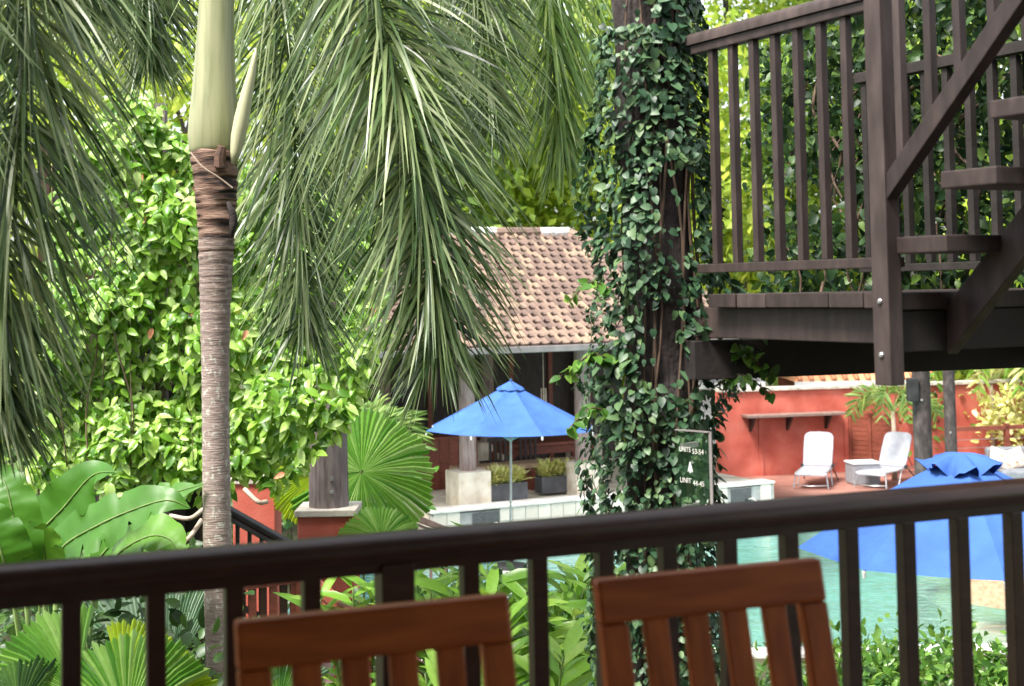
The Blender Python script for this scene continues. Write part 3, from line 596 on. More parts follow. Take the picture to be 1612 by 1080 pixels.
# log posts of the far shelter
for k, (px, Y, r, lab) in enumerate(((1453, 22.0, .138, 'thick brown log post under the raised deck with a black speaker box'), (1497, 30.5, .125, 'slimmer brown log post just right of the thick log post'))):
    c = P(px, 700, Y); t_ = thing('log_post', lab, 'post', (c.x, c.y, 0), 'log posts of the far shelter')
    MB().tube([(c.x, c.y, z) for z in (0.002, 1.2, 2.4, 3.6, 5.2)], [r*1.05, r*1.02, r, r*.98, r*.95], 18).build('shaft', M['bark'], t_, smooth='auto')
    for z in (1.2, 2.6): MB().tube([(c.x-.04, c.y-r*.99, z), (c.x-.04, c.y-r*1.12, z)], .02, 8).build('bolt', M['steel'], t_)
    if k == 0:
        q = P(1437, 632, 21.9); MB().box((q.x, q.y, q.z), .16, .16, .36).build('speaker', M['black'], t_, bevel=.02)
# timber fence at far right
fp, fq = V((9.55, 31.4, 0)), V((16.0, 32.6, 0)); fe = thing('rail_fence', 'red-brown post and rail fence at far right before the tropical plants', 'fence', fp)
for k in range(6):
    p = fp.lerp(fq, k/5); MB().box(p, .10, .10, 1.25, (fq-fp)).build('post', M['redwood'], fe)
MB().bar(fp+V((0, 0, 1.16)), fq+V((0, 0, 1.16)), .10, .09).build('top_rail', M['redwood'], fe)
for k in range(5): MB().bar(fp+V((0, 0, .2+k*.18)), fq+V((0, 0, .2+k*.18)), .012, .012).build('wire', M['alu'], fe)
# sofa and cushions
c = PZ(1590, 770, .0); c = V((c.x+.45, c.y, .035)); so = thing('outdoor_sofa', 'grey outdoor sofa at the right edge behind the blue umbrella', 'sofa', c)
MB().box(c+V((.2, 0, 0)), 2.0, .8, .38).build('seat', M['sofa'], so, bevel=.04); MB().box(c+V((.2, .42, .0)), 2.0, .2, .80).build('back', M['sofa'], so, bevel=.05); MB().box(c+V((-.86, -.02, .0)), .16, .8, .55).build('arm', M['sofa'], so, bevel=.04)
def cushion(name, c, tilt, rot, size, lab):
    b = MB(); n = 10; v = []
    for s in (-1, 1):
        for i in range(n+1):
            for j in range(n+1):
                x, y = (i/n-.5)*2, (j/n-.5)*2; h = .16*max(0, (1-x**4)*(1-y**4))**.5; sc_ = 1-.10*(1-abs(x)**2)*(abs(y) > .95)
                v.append((x*size*.5*sc_, s*h*size*.75, y*size*.5*sc_+size*.5))
    N_ = (n+1)**2; f = []
    for i in range(n):
        for j in range(n):
            a = i*(n+1)+j; f += [(a, a+n+1, a+n+2, a+1), (N_+a, N_+a+1, N_+a+n+2, N_+a+n+1)]
    b.add(v, f); o = b.build(name, M['cushion'], None, smooth=True); o.location = c; o.rotation_euler = (tilt, rot, .15); tag(o, lab, 'cushion', 'patterned cushions on the sofa')
cushion('cushion', c+V((-.62, .05, .36)), R(-25), R(18), .50, 'brown patterned cushion lying on the sofa arm, left one')
cushion('cushion', c+V((-.18, .16, .36)), R(-22), R(-14), .46, 'brown patterned cushion leaning on the sofa back, right one')
# ------------------------------------------------------------------ houses beyond the wall
def house(name, lab, x0, x1, y0, y1, zw, zr, roofmat, wallmat, ribs):
    t = thing(name, lab, 'house', ((x0+x1)/2, y0, 0)); MB().box(((x0+x1)/2, (y0+y1)/2, 0), x1-x0-.8, y1-y0-.8, zw).build('wall', wallmat, t)
    ym = (y0+y1)/2; b = MB(); b.add([(x0, y0, zw), (x1, y0, zw), (x1, y1, zw), (x0, y1, zw), (x0+1.2, ym, zr), (x1-1.2, ym, zr)], [(0, 1, 5, 4), (1, 2, 5), (2, 3, 4, 5), (3, 0, 4), (3, 2, 1, 0)]); ro = b.build('roof', roofmat, t)
    n = int((x1-x0)/ribs)
    for i in range(n):
        fx = (i+.5)/n; xb = x0+(x1-x0)*fx; xt = xb if x0+1.2 < xb < x1-1.2 else None
        top = V((xb, ym, zr)) if xt else V((xb, y0+(ym-y0)*min(1, min(xb-x0, x1-xb)/1.2), zw+(zr-zw)*min(1, min(xb-x0, x1-xb)/1.2)))
        MB().tube([V((xb, y0-.03, zw+.03)), top+V((0, 0, .03))], .07, 6).build('tile_row', roofmat, ro, smooth=True)
    MB().bar((x0, y0-.02, zw-.08), (x1, y0-.02, zw-.08), .05, .16).build('fascia', M['white'], t)
    return t
c = P(1245, 598, 39); house('low_house', 'low house with an orange clay roof just above the red wall', c.x, c.x+9.5, 38.5, 43.5, c.z-.02, c.z+1.5, M['orangeroof'], M['red'], .30)
c = P(1075, 603, 36.5); house('shed', 'small grey-roofed outbuilding above the left end of the red wall', c.x, c.x+2.1, 36.5, 39, c.z, c.z+.55, M['greyroof'], M['white'], .35)
# ================================================================== piers, landing and stair rails on the left
def pier(name, lab, px0, px1, py, Y, zb, capped=True):
    a, b_ = P(px0, py, Y), P(px1, py, Y); wx = b_.x-a.x; c = (a+b_)/2; t = thing(name, lab, 'pillar', (c.x, c.y, zb))
    MB().box((c.x, c.y+wx/2, zb), wx, wx, c.z-zb-.06).build('shaft', M['red'], t, bevel=.008)
    if capped: MB().box((c.x, c.y+wx/2, c.z-.06), wx+.05, wx+.05, .06).build('cap', M['stonecap'], t, bevel=.008)
    return t, V((c.x, c.y+wx/2, c.z))
t_, top = pier('red_pier', 'red rendered pier with pale stone cap carrying the vine-draped log column', 468, 556, 803, 13.0, 0)
lc = thing('log_column', 'grey-brown log column standing on the red pier, vines over its top', 'column', top)
MB().tube([top+V((0, 0, z)) for z in (.001, .4, 1.0, 1.8, 2.6)], [.185, .18, .172, .168, .165], 20).build('shaft', M['log'], lc, smooth='auto')
for z in (.15, .27): MB().tube([top+V((.05, -.175, z)), top+V((.05, -.20, z))], .018, 8).build('bolt', M['steel'], lc)
t_, _ = pier('red_block_pier', 'plain red rendered pier beside the palm trunk under the hanging vine', 366, 432, 752, 14.2, 0)
lan = thing('stair_landing', 'small timber landing with low red-brown balustrade below the red piers', 'landing', P(428, 1000, 11.5))
la, lb = P(372, 912, 11.6), P(470, 903, 11.9); lb.z = la.z
MB().bar(la, lb, .09, .06).build('hand_rail', M['pinkwood'], lan, bevel=.006); MB().bar(la-V((0, 0, .07)), lb-V((0, 0, .07)), .06, .04).build('under_rail', M['redwood'], lan)
for k in range(6): q = la.lerp(lb, (k+.5)/6); MB().box(q-V((0, 0, .9)), .06, .03, .82, lb-la).build('baluster', M['redwood'] if k % 2 else M['rail'], lan)
MB().box(lb+V((.02, 0, -.95)), .08, .08, .92).build('post', M['redwood'], lan)
MB().box(((la.x+lb.x)/2+.1, 12.1, la.z-.99), 1.3, 1.0, .06).build('floor', M['pinkwood'], lan)
for sx in (-.5, .5): MB().box(((la.x+lb.x)/2+.1+sx, 12.1, 0), .12, .12, la.z-.99).build('leg', M['rail'], lan)
def stair_rail(name, lab, p, q, mat, n, h=.75, rad=None):
    t = thing(name, lab, 'handrail', (p.x, p.y, p.z-1))
    if rad: MB().tube([p, q], rad, 12).build('hand_rail', mat, t, smooth='auto')
    else: MB().bar(p, q, .08, .07).build('hand_rail', mat, t, bevel=.006)
    MB().bar(p-V((0, 0, .07)), q-V((0, 0, .07)), .05, .03).build('under_rail', mat, t)
    MB().bar(p-V((0, 0, h)), q-V((0, 0, h)), .05, .05).build('bottom_rail', mat, t)
    for k in range(n): c = p.lerp(q, (k+.5)/n); MB().bar(c-V((0, 0, h)), c-V((0, 0, .08)), .04, .03, (1, 0, 0)).build('baluster', mat, t)
    for c in (p.lerp(q, .02), p.lerp(q, .98)): MB().bar(V((c.x, c.y, max(0, c.z-3))), c-V((0, 0, .03)), .07, .07, (1, 0, 0)).build('post', mat, t)
    return t
M['black_rail'] = surf('charcoal_painted_timber', [(.018, .018, .02), (.04, .04, .043)], .4, 6, (1, 1, 1), .2, .004, .3)
stair_rail('stair_handrail', 'charcoal stair handrail descending in front of the plain red pier', P(345, 795, 12.0), P(475, 868, 12.6), M['black_rail'], 7, .75, .04)
stair_rail('garden_handrail', 'faded timber handrail sloping to the pool below the large fan palm leaf', P(618, 800, 15.5), P(735, 848, 16.0), M['pinkwood'], 5)
stair_rail('steps_handrail', 'brown timber handrail dropping steeply behind the left chair', P(490, 915, 10.5), P(712, 1095, 9.4), M['redwood'], 8)
df = thing('board_fence', 'dark vertical board fence between the broad leaves and palm trunk', 'fence', P(285, 880, 12.3)); df.location.z = 0
for k in range(8):
    a = P(250+k*11, 790, 12.3); MB().box((a.x, a.y+random.uniform(-.01, .01), 0), .052, .03, a.z+random.uniform(-.02, .02)).build('board', M['rail'] if k % 3 else M['deckdark'], df)
# ================================================================== glass unit sign
s0, s1 = P(1064, 678, 5.62), P(1117, 692, 5.50); s1.z = s0.z; sx = (s1-s0); sw = sx.length; sx = sx.normalized(); shh = .36; sn = V((sx.y, -sx.x, 0))
sg = thing('unit_sign', 'green-tinted glass sign with white unit numbers and arrow on the ivy-clad post', 'sign', s0-V((0, 0, shh)))
m, t, bs = _mat('sign_glass'); bs.inputs['Base Color'].default_value = (.03, .08, .035, 1); bs.inputs['Roughness'].default_value = .05; bs.inputs['Alpha'].default_value = .14
MB().hexa([s0-V((0, 0, shh))+sn*.004, s1-V((0, 0, shh))+sn*.004, s1-V((0, 0, shh))-sn*.004, s0-V((0, 0, shh))-sn*.004, s0+sn*.004, s1+sn*.004, s1-sn*.004, s0-sn*.004]).build('pane', m, sg)
MB().bar(s0+V((0, 0, .004)), s1+V((0, 0, .004)), .014, .005).build('frame_edge', M['gutter'], sg); MB().bar(s1-V((0, 0, shh))+sx*.004, s1+sx*.004+V((0, 0, .006)), .014, .005, sn).build('frame_edge', M['gutter'], sg)
MB().bar(s0+sx*.02-sn*.012-V((0, 0, .3)), s0+sx*.02-sn*.10-V((0, 0, .3)), .02, .02).build('bracket', M['steel'], sg); MB().bar(s0+sx*.02-sn*.012-V((0, 0, .06)), s0+sx*.02-sn*.10-V((0, 0, .06)), .02, .02).build('bracket', M['steel'], sg)
def lettering(txt, x, z, h):
    cu = bpy.data.curves.new('txt', 'FONT'); cu.body = txt; cu.size = h*1.38; cu.extrude = .0006; ob = bpy.data.objects.new('txt', cu); COL.objects.link(ob)
    dg = bpy.context.evaluated_depsgraph_get(); me = bpy.data.meshes.new_from_object(ob.evaluated_get(dg)); bpy.data.objects.remove(ob)
    xs = [q.co.x for q in me.vertices]; wv = max(xs)-min(xs)
    o = link('lettering', me, M['coping'], sg); mt = Matrix(((sx.x, 0, sn.x, 0), (sx.y, 0, sn.y, 0), (0, 1, 0, 0), (0, 0, 0, 1)))
    mt.translation = (s0+sx*x+sn*.006+V((0, 0, z)))-root_off(sg); o.matrix_local = mt @ Matrix.Diagonal((min(1.15, (.055 if len(txt) < 6 else .1)/wv), 1, 1, 1)); return o
lettering('UNITS', .02, -.078, .020); lettering('53-54', .084, -.083, .020); lettering('UNIT', .02, -.198, .020); lettering('44-45', .084, -.205, .020)
b = MB(); c = s0+sx*.074+sn*.007
ar = [(-.002, 0), (-.013, -.040), (-.004, -.034), (-.004, -.042), (.004, -.042), (.004, -.034), (.013, -.040), (.002, 0)]
b.add([c+sx*x+V((0, 0, y-.115)) for x, y in ar]+[c+sn*.001+sx*x+V((0, 0, y-.115)) for x, y in ar], [tuple(range(8)), tuple(range(15, 7, -1))]+[(i, 8+i, 8+(i+1) % 8, (i+1) % 8) for i in range(8)]); b.build('arrow', M['white'], sg)
# ================================================================== ivy-clad post
ax = smooth_path([V((P(1040, 1000, 5.95).x, 5.95, 0.0)), P(1042, 850, 5.95), P(1040, 500, 5.95), P(1022, 100, 5.95), P(1012, -300, 5.95)], 24)
ip = thing('ivy_post', 'thick bark-covered post wrapped in dark green creeping ivy', 'post', (ax[0].x, ax[0].y, 0))
b = MB(); b.tube(ax, [.15+.012*math.sin(i*1.7) for i in range(24)], 22); b.build('trunk', M['bark'], ip, smooth=True)
iv = thing('creeping_ivy', 'dark green heart-leaved ivy climbing the post beside the raised deck', 'ivy', (ax[0].x, ax[0].y-.16, 2.2))
axz = np.array([q.z for q in ax]); axx = np.array([q.x for q in ax])
def ivy_points(n):
    z = rng.uniform(2.3, 6.35, n*3); th = rng.uniform(-2.0, 2.0, n*3); xc = np.interp(z, axz, axx)
    nz = np.array([noise.noise(V((t_*1.3, zz*2.2, 3.1))) for t_, zz in zip(th, z)]); nz2 = np.array([noise.noise(V((t_*3, zz*5, 8.1))) for t_, zz in zip(th, z)])
    keep = nz+.45*nz2 > -.62
    pz = np.array([PX((x_, 5.8, zz))[1] for x_, zz in zip(xc, z)])
    bare = ((np.abs(th-.3) < .36) & (pz > 260) & (pz < 400)) | ((np.abs(th-.15) < .35) & (pz > 560) & (pz < 620)) | ((th < -.0) & (pz < 40)) | ((np.abs(th+.1) < .35) & (pz > 470) & (pz < 560))
    keep &= ~(bare & (rng.random(n*3) < .93)); left = np.clip(-th/1.6, 0, 1)*np.clip((pz-60)/250, 0, 1); right = np.clip(th/1.6, 0, 1)*np.exp(-((pz-530)/90)**2)*1.5
    r = .165+np.clip(nz+.2, 0, 1)*.10+left*.075*(1+nz2)+right*.16*(1+nz2)+rng.uniform(0, .045, n*3)
    i = np.where(keep)[0][:n]; th, z, r, xc = th[i], z[i], r[i], xc[i]
    pos = np.stack([xc+np.sin(th)*r, 5.95-np.cos(th)*r, z], 1); outw = np.stack([np.sin(th), -np.cos(th), np.zeros_like(th)], 1); return pos, outw
pos, ow = ivy_points(8200); n_ = len(pos)
d = unit(np.array([0, 0, -1.0])*rng.uniform(.35, 1.2, (n_, 1))+ow*rng.uniform(.1, .8, (n_, 1))+rvec(n_)*.75); nn = unit(ow*.9+np.array([0, 0, .65])+rvec(n_)*.45)
leaves(iv, leaf_proto(.78, .07, .2, True), L['ivy'], pos, d, nn, rng.uniform(.022, .050, n_)*(1+.45*np.array([noise.noise(V(p)*4) for p in pos])))
for k in range(9):
    th = rng.uniform(-1.3, 1.3); pts = []
    for i in range(12):
        z = 2.0+i*.38; th += rng.normal()*.18; r = .165+rng.uniform(0, .02); pts.append((np.interp(z, axz, axx)+math.sin(th)*r, 5.95-math.cos(th)*r, z))
    MB().tube(smooth_path(pts, 30), rng.uniform(.003, .008), 6).build('stem', M['stem'], iv, smooth=True)
for k in range(7):                                          # loose sprigs
    z = P(0, rng.uniform(420, 700), 5.9).z; s_ = 1 if k % 2 else -1; x0 = np.interp(z, axz, axx)+s_*.2
    pts = smooth_path([(x0, 5.78, z), (x0+s_*.10, 5.72, z+.05), (x0+s_*rng.uniform(.16, .24), 5.7, z-.03)], 8); MB().tube(pts, .004, 5).build('stem', M['stem'], iv)
    q = np.array([tuple(pts[j]) for j in range(1, 8) for _ in range(3)]); n2 = len(q)
    leaves(iv, leaf_proto(.7, .07, .2, True), L['hedge'], q, unit(rvec(n2)+[0, 0, -.5]), unit(rvec(n2)*.6+[0, -.6, .6]), rng.uniform(.035, .06, n2), parts=0, rest='sprig_leaves')
# ivy over the far deck railing
dv = thing('deck_vine', 'tangled dark vine covering the far railing of the raised deck', 'vine', tuple(D(.3, 1.7, 3.9)))
n_ = 16000; s = rng.uniform(-1.6, 2.3, n_); z = rng.uniform(DZ-.12, DZ+1.75, n_); dd = 1.52+rng.uniform(0, .42, n_)
nz = np.array([noise.noise(V((a*2.3, c_*2.6, 5.5)))+.5*noise.noise(V((a*6, c_*6, 1.5))) for a, c_ in zip(s, z)]); k_ = nz+.45*np.exp(-((z-DZ-1.0)/.22)**2) > -.14
s, z, dd = s[k_], z[k_], dd[k_]; pos = np.array([tuple(D(a, b_, c_)) for a, b_, c_ in zip(s, dd, z)]); n_ = len(pos)
leaves(dv, leaf_proto(.66, .08, .2, True), L['deckivy'], pos, unit(rvec(n_)+[0, 0, -.6]), unit(rvec(n_)*.8+[-.5, -.5, .5]), rng.uniform(.04, .075, n_))
for k in range(16):
    a = rng.uniform(-1.4, 2); pts = [D(a+rng.normal()*.12*i*.3, 1.56+rng.uniform(0, .1), DZ-.1+i*.2) for i in range(7)]; MB().tube(smooth_path(pts, 16), rng.uniform(.005, .011), 5).build('stem', M['stem'], dv, smooth=True)
# ================================================================== palms
m, t, bs = _mat('ringed_palm_trunk'); tc = t.nodes.new('ShaderNodeTexCoord'); sx_ = t.nodes.new('ShaderNodeSeparateXYZ'); t.links.new(tc.outputs['Object'], sx_.inputs[0])
n1 = _noise(t, 5, (3, 3, 22), 5); n2_ = _noise(t, 38, (1, 1, .7), 4); c1 = _ramp(t, n1, [(.10, .065, .055), (.22, .16, .14), (.34, .27, .24), (.46, .40, .36)])
r2 = t.nodes.new('ShaderNodeValToRGB'); r2.color_ramp.elements[0].position = .56; r2.color_ramp.elements[1].position = .64; t.links.new(n2_, r2.inputs[0])
mx = t.nodes.new('ShaderNodeMix'); mx.data_type = 'RGBA'; t.links.new(r2.outputs[0], mx.inputs[0]); t.links.new(c1, mx.inputs[6]); mx.inputs[7].default_value = (.44, .42, .36, 1)
g3 = _noise(t, 2.2, (1, 1, 1), 3); r3 = t.nodes.new('ShaderNodeValToRGB'); r3.color_ramp.elements[0].position = .60; r3.color_ramp.elements[1].position = .74; t.links.new(g3, r3.inputs[0])
mx2 = t.nodes.new('ShaderNodeMix'); mx2.data_type = 'RGBA'; mm = t.nodes.new('ShaderNodeMath'); mm.operation = 'MULTIPLY'; mm.inputs[1].default_value = .6; t.links.new(r3.outputs[0], mm.inputs[0]); t.links.new(mm.outputs[0], mx2.inputs[0]); t.links.new(mx.outputs[2], mx2.inputs[6]); mx2.inputs[7].default_value = (.22, .28, .14, 1)
zr_ = t.nodes.new('ShaderNodeMapRange'); zr_.inputs[1].default_value = 3.9; zr_.inputs[2].default_value = 4.9; t.links.new(sx_.outputs[2], zr_.inputs[0])
wvz = t.nodes.new('ShaderNodeTexWave'); wvz.bands_direction = 'Z'; wvz.inputs['Scale'].default_value = 9; wvz.inputs['Distortion'].default_value = 5; wvz.inputs['Detail'].default_value = 3; t.links.new(tc.outputs['Object'], wvz.inputs[0])
rg = _ramp(t, wvz.outputs['Fac'], [(.06, .04, .034), (.13, .085, .068), (.19, .135, .11), (.30, .23, .19)])
mx3 = t.nodes.new('ShaderNodeMix'); mx3.data_type = 'RGBA'; t.links.new(zr_.outputs[0], mx3.inputs[0]); t.links.new(mx2.outputs[2], mx3.inputs[6]); t.links.new(rg, mx3.inputs[7])
t.links.new(mx3.outputs[2], bs.inputs['Base Color']); bs.inputs['Roughness'].default_value = .75; _bump(t, bs, n1, .5, .012); M['palmtrunk'] = m
m, t, bs = _mat('fibrous_husk'); n1 = _noise(t, 4.5, (1.3, 1.3, 7), 7); n2_ = _noise(t, 22, (1, 1, 9), 5)
c1 = _ramp(t, n1, [(.012, .009, .008), (.02, .013, .011), (.15, .08, .055), (.27, .17, .12), (.42, .32, .25)]); t.nodes[-1].color_ramp.elements[1].position = .36; t.nodes[-1].color_ramp.elements[2].position = .46; t.nodes[-1].color_ramp.elements[3].position = .60
mx = t.nodes.new('ShaderNodeMix'); mx.data_type = 'RGBA'; mx.blend_type = 'MULTIPLY'; mx.inputs[0].default_value = .8; t.links.new(c1, mx.inputs[6]); t.links.new(_ramp(t, n2_, [(.2,)*3, (1.7,)*3]), mx.inputs[7]); t.links.new(mx.outputs[2], bs.inputs['Base Color']); bs.inputs['Roughness'].default_value = .8; _bump(t, bs, n2_, .8, .012); M['huskband'] = m
def frond(parent, path, n, L0, wd, mat, fwd=(.2, .95), grav=.5, start=.12, flat=False, rr=.016, tipl=.75, name='frond'):
    pts = smooth_path(path, 60); o = MB().tube(pts, [rr*(1-.85*i/59) for i in range(60)], 6).build(name, M['greenstem'], parent, smooth=True)
    A = np.array([tuple(p) for p in pts]); ng = max(8, n//13); tt = np.clip(start+(1-start)*(rng.integers(0, ng, n)+.5)/ng+rng.normal(size=n)*.0035, start, .9999); u = tt*59; i0 = np.minimum(u.astype(int), 58); fr_ = (u-i0)[:, None]
    base = A[i0]*(1-fr_)+A[i0+1]*fr_; T = unit(A[i0+1]-A[i0]); sd_ = unit(np.cross(T, np.array([.3, 1, .15]))); nb = np.cross(sd_, T)
    if flat: ph = np.where(np.arange(n) % 2, .35, math.pi-.35)+rng.normal(size=n)*.12
    else: ph = rng.uniform(0, 2*math.pi, n)
    Rr_ = sd_*np.cos(ph)[:, None]+nb*np.sin(ph)[:, None]; Dn = unit(T*rng.uniform(*fwd, (n, 1))+Rr_)
    Ln = L0*(.55+.45*np.sin(np.pi*np.clip(tt, 0, 1)**.8))*(1-(1-tipl)*tt**3)*rng.uniform(.72, 1.12, n); seg = 6; uu = np.linspace(0, 1, seg+1)
    pw_ = np.array([.45, .85, 1, .95, .8, .5, .06]); gv = grav*rng.uniform(.6, 1.4, n)
    Pp = base[:, None]+Ln[:, None, None]*(Dn[:, None]*uu[None, :, None]+np.array([0, 0, -1.0])*(gv[:, None]*uu**2)[..., None])
    Wv = unit(np.cross(Dn, rvec(n)*.8+np.array([.1, -.6, .5])))
    hw = (wd*rng.uniform(.7, 1.15, (n, 1))*pw_[None])[..., None]*.5
    tw_ = unit(Wv[:, None]+rng.normal(size=(n, 1, 3))*.35*uu[None, :, None])
    vv = np.stack([Pp-tw_*hw, Pp+tw_*hw], 2).reshape(n, -1, 3)-np.array(root_off(parent)); k2 = 2*(seg+1); f = []
    for i in range(seg): f += [(2*i, 2*i+1, 2*i+3), (2*i, 2*i+3, 2*i+2)]
    ff = np.array(f)[None]+(np.arange(n)*k2)[:, None, None]
    lf = link('leaflets', tri_mesh('leaflets', vv.reshape(-1, 3), ff.reshape(-1, 3)), mat, o); lf['kind'] = 'stuff'; return o
YT = 8.0
fp_ = thing('foxtail_palm', 'foxtail palm with ringed slender trunk and pale green crownshaft left of centre', 'palm tree', (P(352, 1080, YT).x, YT, 0))
prof = [(1800, 365, 58), (1300, 360, 54), (1080, 351, 50), (950, 345, 46), (800, 341, 43), (650, 339.5, 42), (560, 339, 43), (480, 339, 47), (420, 340, 52), (370, 341, 57)]
pts = []; rad = []
for i in range(len(prof)-1):
    (ya, xa, wa_), (yb_, xb_, wb_) = prof[i], prof[i+1]; k2 = max(2, int((ya-yb_)/5))
    for j in range(k2):
        u = j/k2; y = ya+(yb_-ya)*u; q = P(xa+(xb_-xa)*u, y, YT)
        if q.z < 0: continue
        ring = (.05 if y < 560 else .022)*(1 if ((y/(13 if y < 600 else 26)) % 1) < .22 else 0)
        pts.append(q); rad.append((wa_+(wb_-wa_)*u)/2*YT/FPX*(1+ring+.012*random.uniform(-1, 1)))
pts.insert(0, V((pts[0].x, YT, 0))); rad.insert(0, rad[0]*1.3)
MB().tube(pts, rad, 24).build('trunk', M['palmtrunk'], fp_, smooth='auto')
q0 = 395; rows_ = 60; q = []; rr_ = []
for i in range(rows_):
    y = q0+(238-q0)*i/(rows_-1); wv_ = 53+(75-53)*(i/(rows_-1))**1.1
    q.append(P(341-4*(i/(rows_-1))**2+random.uniform(-.4, .4), y, YT)); rr_.append(wv_/2*YT/FPX*(1+.035*noise.noise(V((i*.45, 2, 1)))+(.03 if i % 9 in (0, 1) else 0)+(-.05 if i == rows_-1 else 0)))
b = MB(); b.tube(q, rr_, 40)
b.v = [tuple(V(p)+(V(p)-V((q[j//40].x, YT, p[2])))*(.07*noise.noise(V(p)*V((9, 9, 26)) if False else V((p[0]*9, p[1]*9, p[2]*26))))) for j, p in enumerate(b.v)]
b.build('husk', M['huskband'], fp_, smooth=True)
hp = [(386, 341, 55, 'husk'), (352, 341, 60, 'darkhusk'), (330, 341, 61, 'husk'), (300, 341, 64, 'darkhusk'), (286, 340, 66, 'husk'), (258, 338, 70, 'husk'), (240, 337, 74, None)]
for (ya, xa, wa_, mm_), (yb_, xb_, wb_, _) in []:
    q = [P(xa+(xb_-xa)*u, ya+1.5+(yb_-ya-3)*u, YT) for u in (0, .12, .3, .5, .7, .88, 1)]; MB().tube(q, [(wa_+(wb_-wa_)*u)/2*YT/FPX*(1+e_) for u, e_ in zip((0, .12, .3, .5, .7, .88, 1), (-.03, .015, .0, .02, .0, .02, -.05))], 24).build('leaf_scar', M[mm_], fp_, smooth=True)
cs = [(246, 337, 70), (232, 336, 76), (215, 335.5, 79), (190, 336, 77), (150, 337, 70), (100, 338, 63), (50, 339.5, 58), (0, 341, 54.5), (-90, 342, 52), (-200, 343, 45), (-290, 344, 36)]
MB().tube([P(x, y, YT) for y, x, _ in cs], [w_/2*YT/FPX for _, _, w_ in cs], 28).build('crownshaft', M['shaft'], fp_, smooth=True)
sp = [(258, 368, 8), (240, 371, 17), (215, 375, 23), (185, 381, 23.5), (150, 388, 19), (115, 396, 13), (90, 401, 8), (76, 403, 2)]
MB().tube([P(x, y, YT-.13) for y, x, _ in sp], [w_/2*YT/FPX for _, _, w_ in sp], 14).build('flower_sheath', M['sheath'], fp_, smooth=True)
MB().tube([P(347, 262, YT-.12), P(346, 245, YT-.135), P(350, 230, YT-.14)], [.035, .032, .022], 8).build('leaf_stub', M['husk'], fp_, smooth='auto')
MB().tube(smooth_path([P(300, 240, YT-.14), P(318, 262, YT-.16), P(345, 280, YT-.14), P(366, 296, YT-.12)], 10), .005, 5).build('fibre', M['palestem'], fp_)
MB().tube([P(359, 318, YT-.12), P(366, 335, YT-.10), P(368, 352, YT-.09), P(364, 374, YT-.1)], [.01, .022, .025, .008], 8).build('torn_husk', M['darkhusk'], fp_, smooth=True)
C0 = P(344, -285, YT)
frond(fp_, [C0, P(440, -400, 7.6), P(555, -130, 7.2), P(608, 60, 7.05), P(650, 240, 7.0), P(680, 420, 7.0), P(690, 560, 7.05)], 1350, .74, .0165, L['foxtail'])
frond(fp_, [C0, P(390, -300, 8.4), P(440, -20, 8.7), P(462, 200, 8.8), P(474, 380, 8.8), P(480, 530, 8.8)], 1150, .74, .0165, L['foxtail'])
frond(fp_, [C0, P(520, -480, 8.6), P(690, -260, 9.0), P(745, -60, 9.2), P(765, 100, 9.25), P(775, 200, 9.3)], 850, .68, .0165, L['foxtail'])
frond(fp_, [C0, P(300, -400, 8.7), P(235, -190, 9.2), P(228, -60, 9.4), P(232, 30, 9.5), P(236, 110, 9.5)], 650, .66, .021, L['foxtail'])
frond(fp_, [C0, P(500, -350, 7.2), P(640, -330, 6.6), P(700, -200, 6.3), P(720, -90, 6.2)], 350, .55, .017, L['foxtail'])
frond(fp_, [C0, P(330, -560, 8.2), P(200, -680, 8.4), P(50, -560, 8.6), P(-20, -330, 8.7)], 300, .55, .018, L['foxtail'])
frond(fp_, [C0, P(380, -600, 7.9), P(480, -800, 7.6), P(640, -780, 7.2)], 300, .55, .018, L['foxtail'])
lp = thing('near_foxtail_palm', 'nearer foxtail palm whose drooping plume fills the left edge', 'palm tree', (P(-420, 540, 5.4).x, 5.4, 0))
c = P(-420, -360, 5.4); MB().tube([(c.x, c.y, 0), (c.x, c.y, 2), (c.x, c.y, 4.5)], [.12, .095, .085], 18).build('trunk', M['palmtrunk'], lp, smooth='auto'); MB().tube([(c.x, c.y, 4.5), (c.x, c.y, 4.7), (c.x, c.y, c.z)], [.10, .11, .06], 18).build('crownshaft', M['shaft'], lp, smooth=True)
frond(lp, [c, P(-200, -520, 5.3), P(0, -230, 5.2), P(40, -20, 5.2), P(30, 200, 5.2), P(5, 400, 5.25), P(-12, 560, 5.3), P(-16, 650, 5.3)], 1450, .58, .0145, L['foxtail'])
frond(lp, [c, P(-150, -560, 5.9), P(90, -300, 6.2), P(130, -120, 6.3), P(140, 20, 6.3)], 800, .55, .0145, L['foxtail'])
frond(lp, [c, P(-300, -500, 5.0), P(-130, -300, 4.7), P(-80, 0, 4.7), P(-90, 300, 4.7)], 420, .5, .016, L['foxtail'])
rp = thing('far_palm', 'yellow-green palm with thin hanging leaflets left of the ivy-clad post', 'palm tree', (P(1015, 540, 10.6).x, 10.6, 0))
c = P(1015, -330, 10.6); MB().tube([(c.x, 10.6, 0), (c.x, 10.6, 3), (c.x, 10.6, c.z-1)], [.12, .10, .09], 18).build('trunk', M['palmtrunk'], rp, smooth='auto'); MB().tube([(c.x, 10.6, c.z-1), (c.x, 10.6, c.z-.6), tuple(c)], [.10, .11, .05], 18).build('crownshaft', M['shaft'], rp, smooth=True)
frond(rp, [c, P(940, -480, 10.2), P(880, -220, 9.9), P(862, -40, 9.8), P(872, 110, 9.8), P(888, 250, 9.8)], 700, .66, .022, L['foxtail_light'], (.6, 1.2), .6)
frond(rp, [c, P(900, -520, 10.9), P(800, -260, 11.2), P(785, -50, 11.3), P(795, 90, 11.3)], 550, .66, .022, L['foxtail_light'])
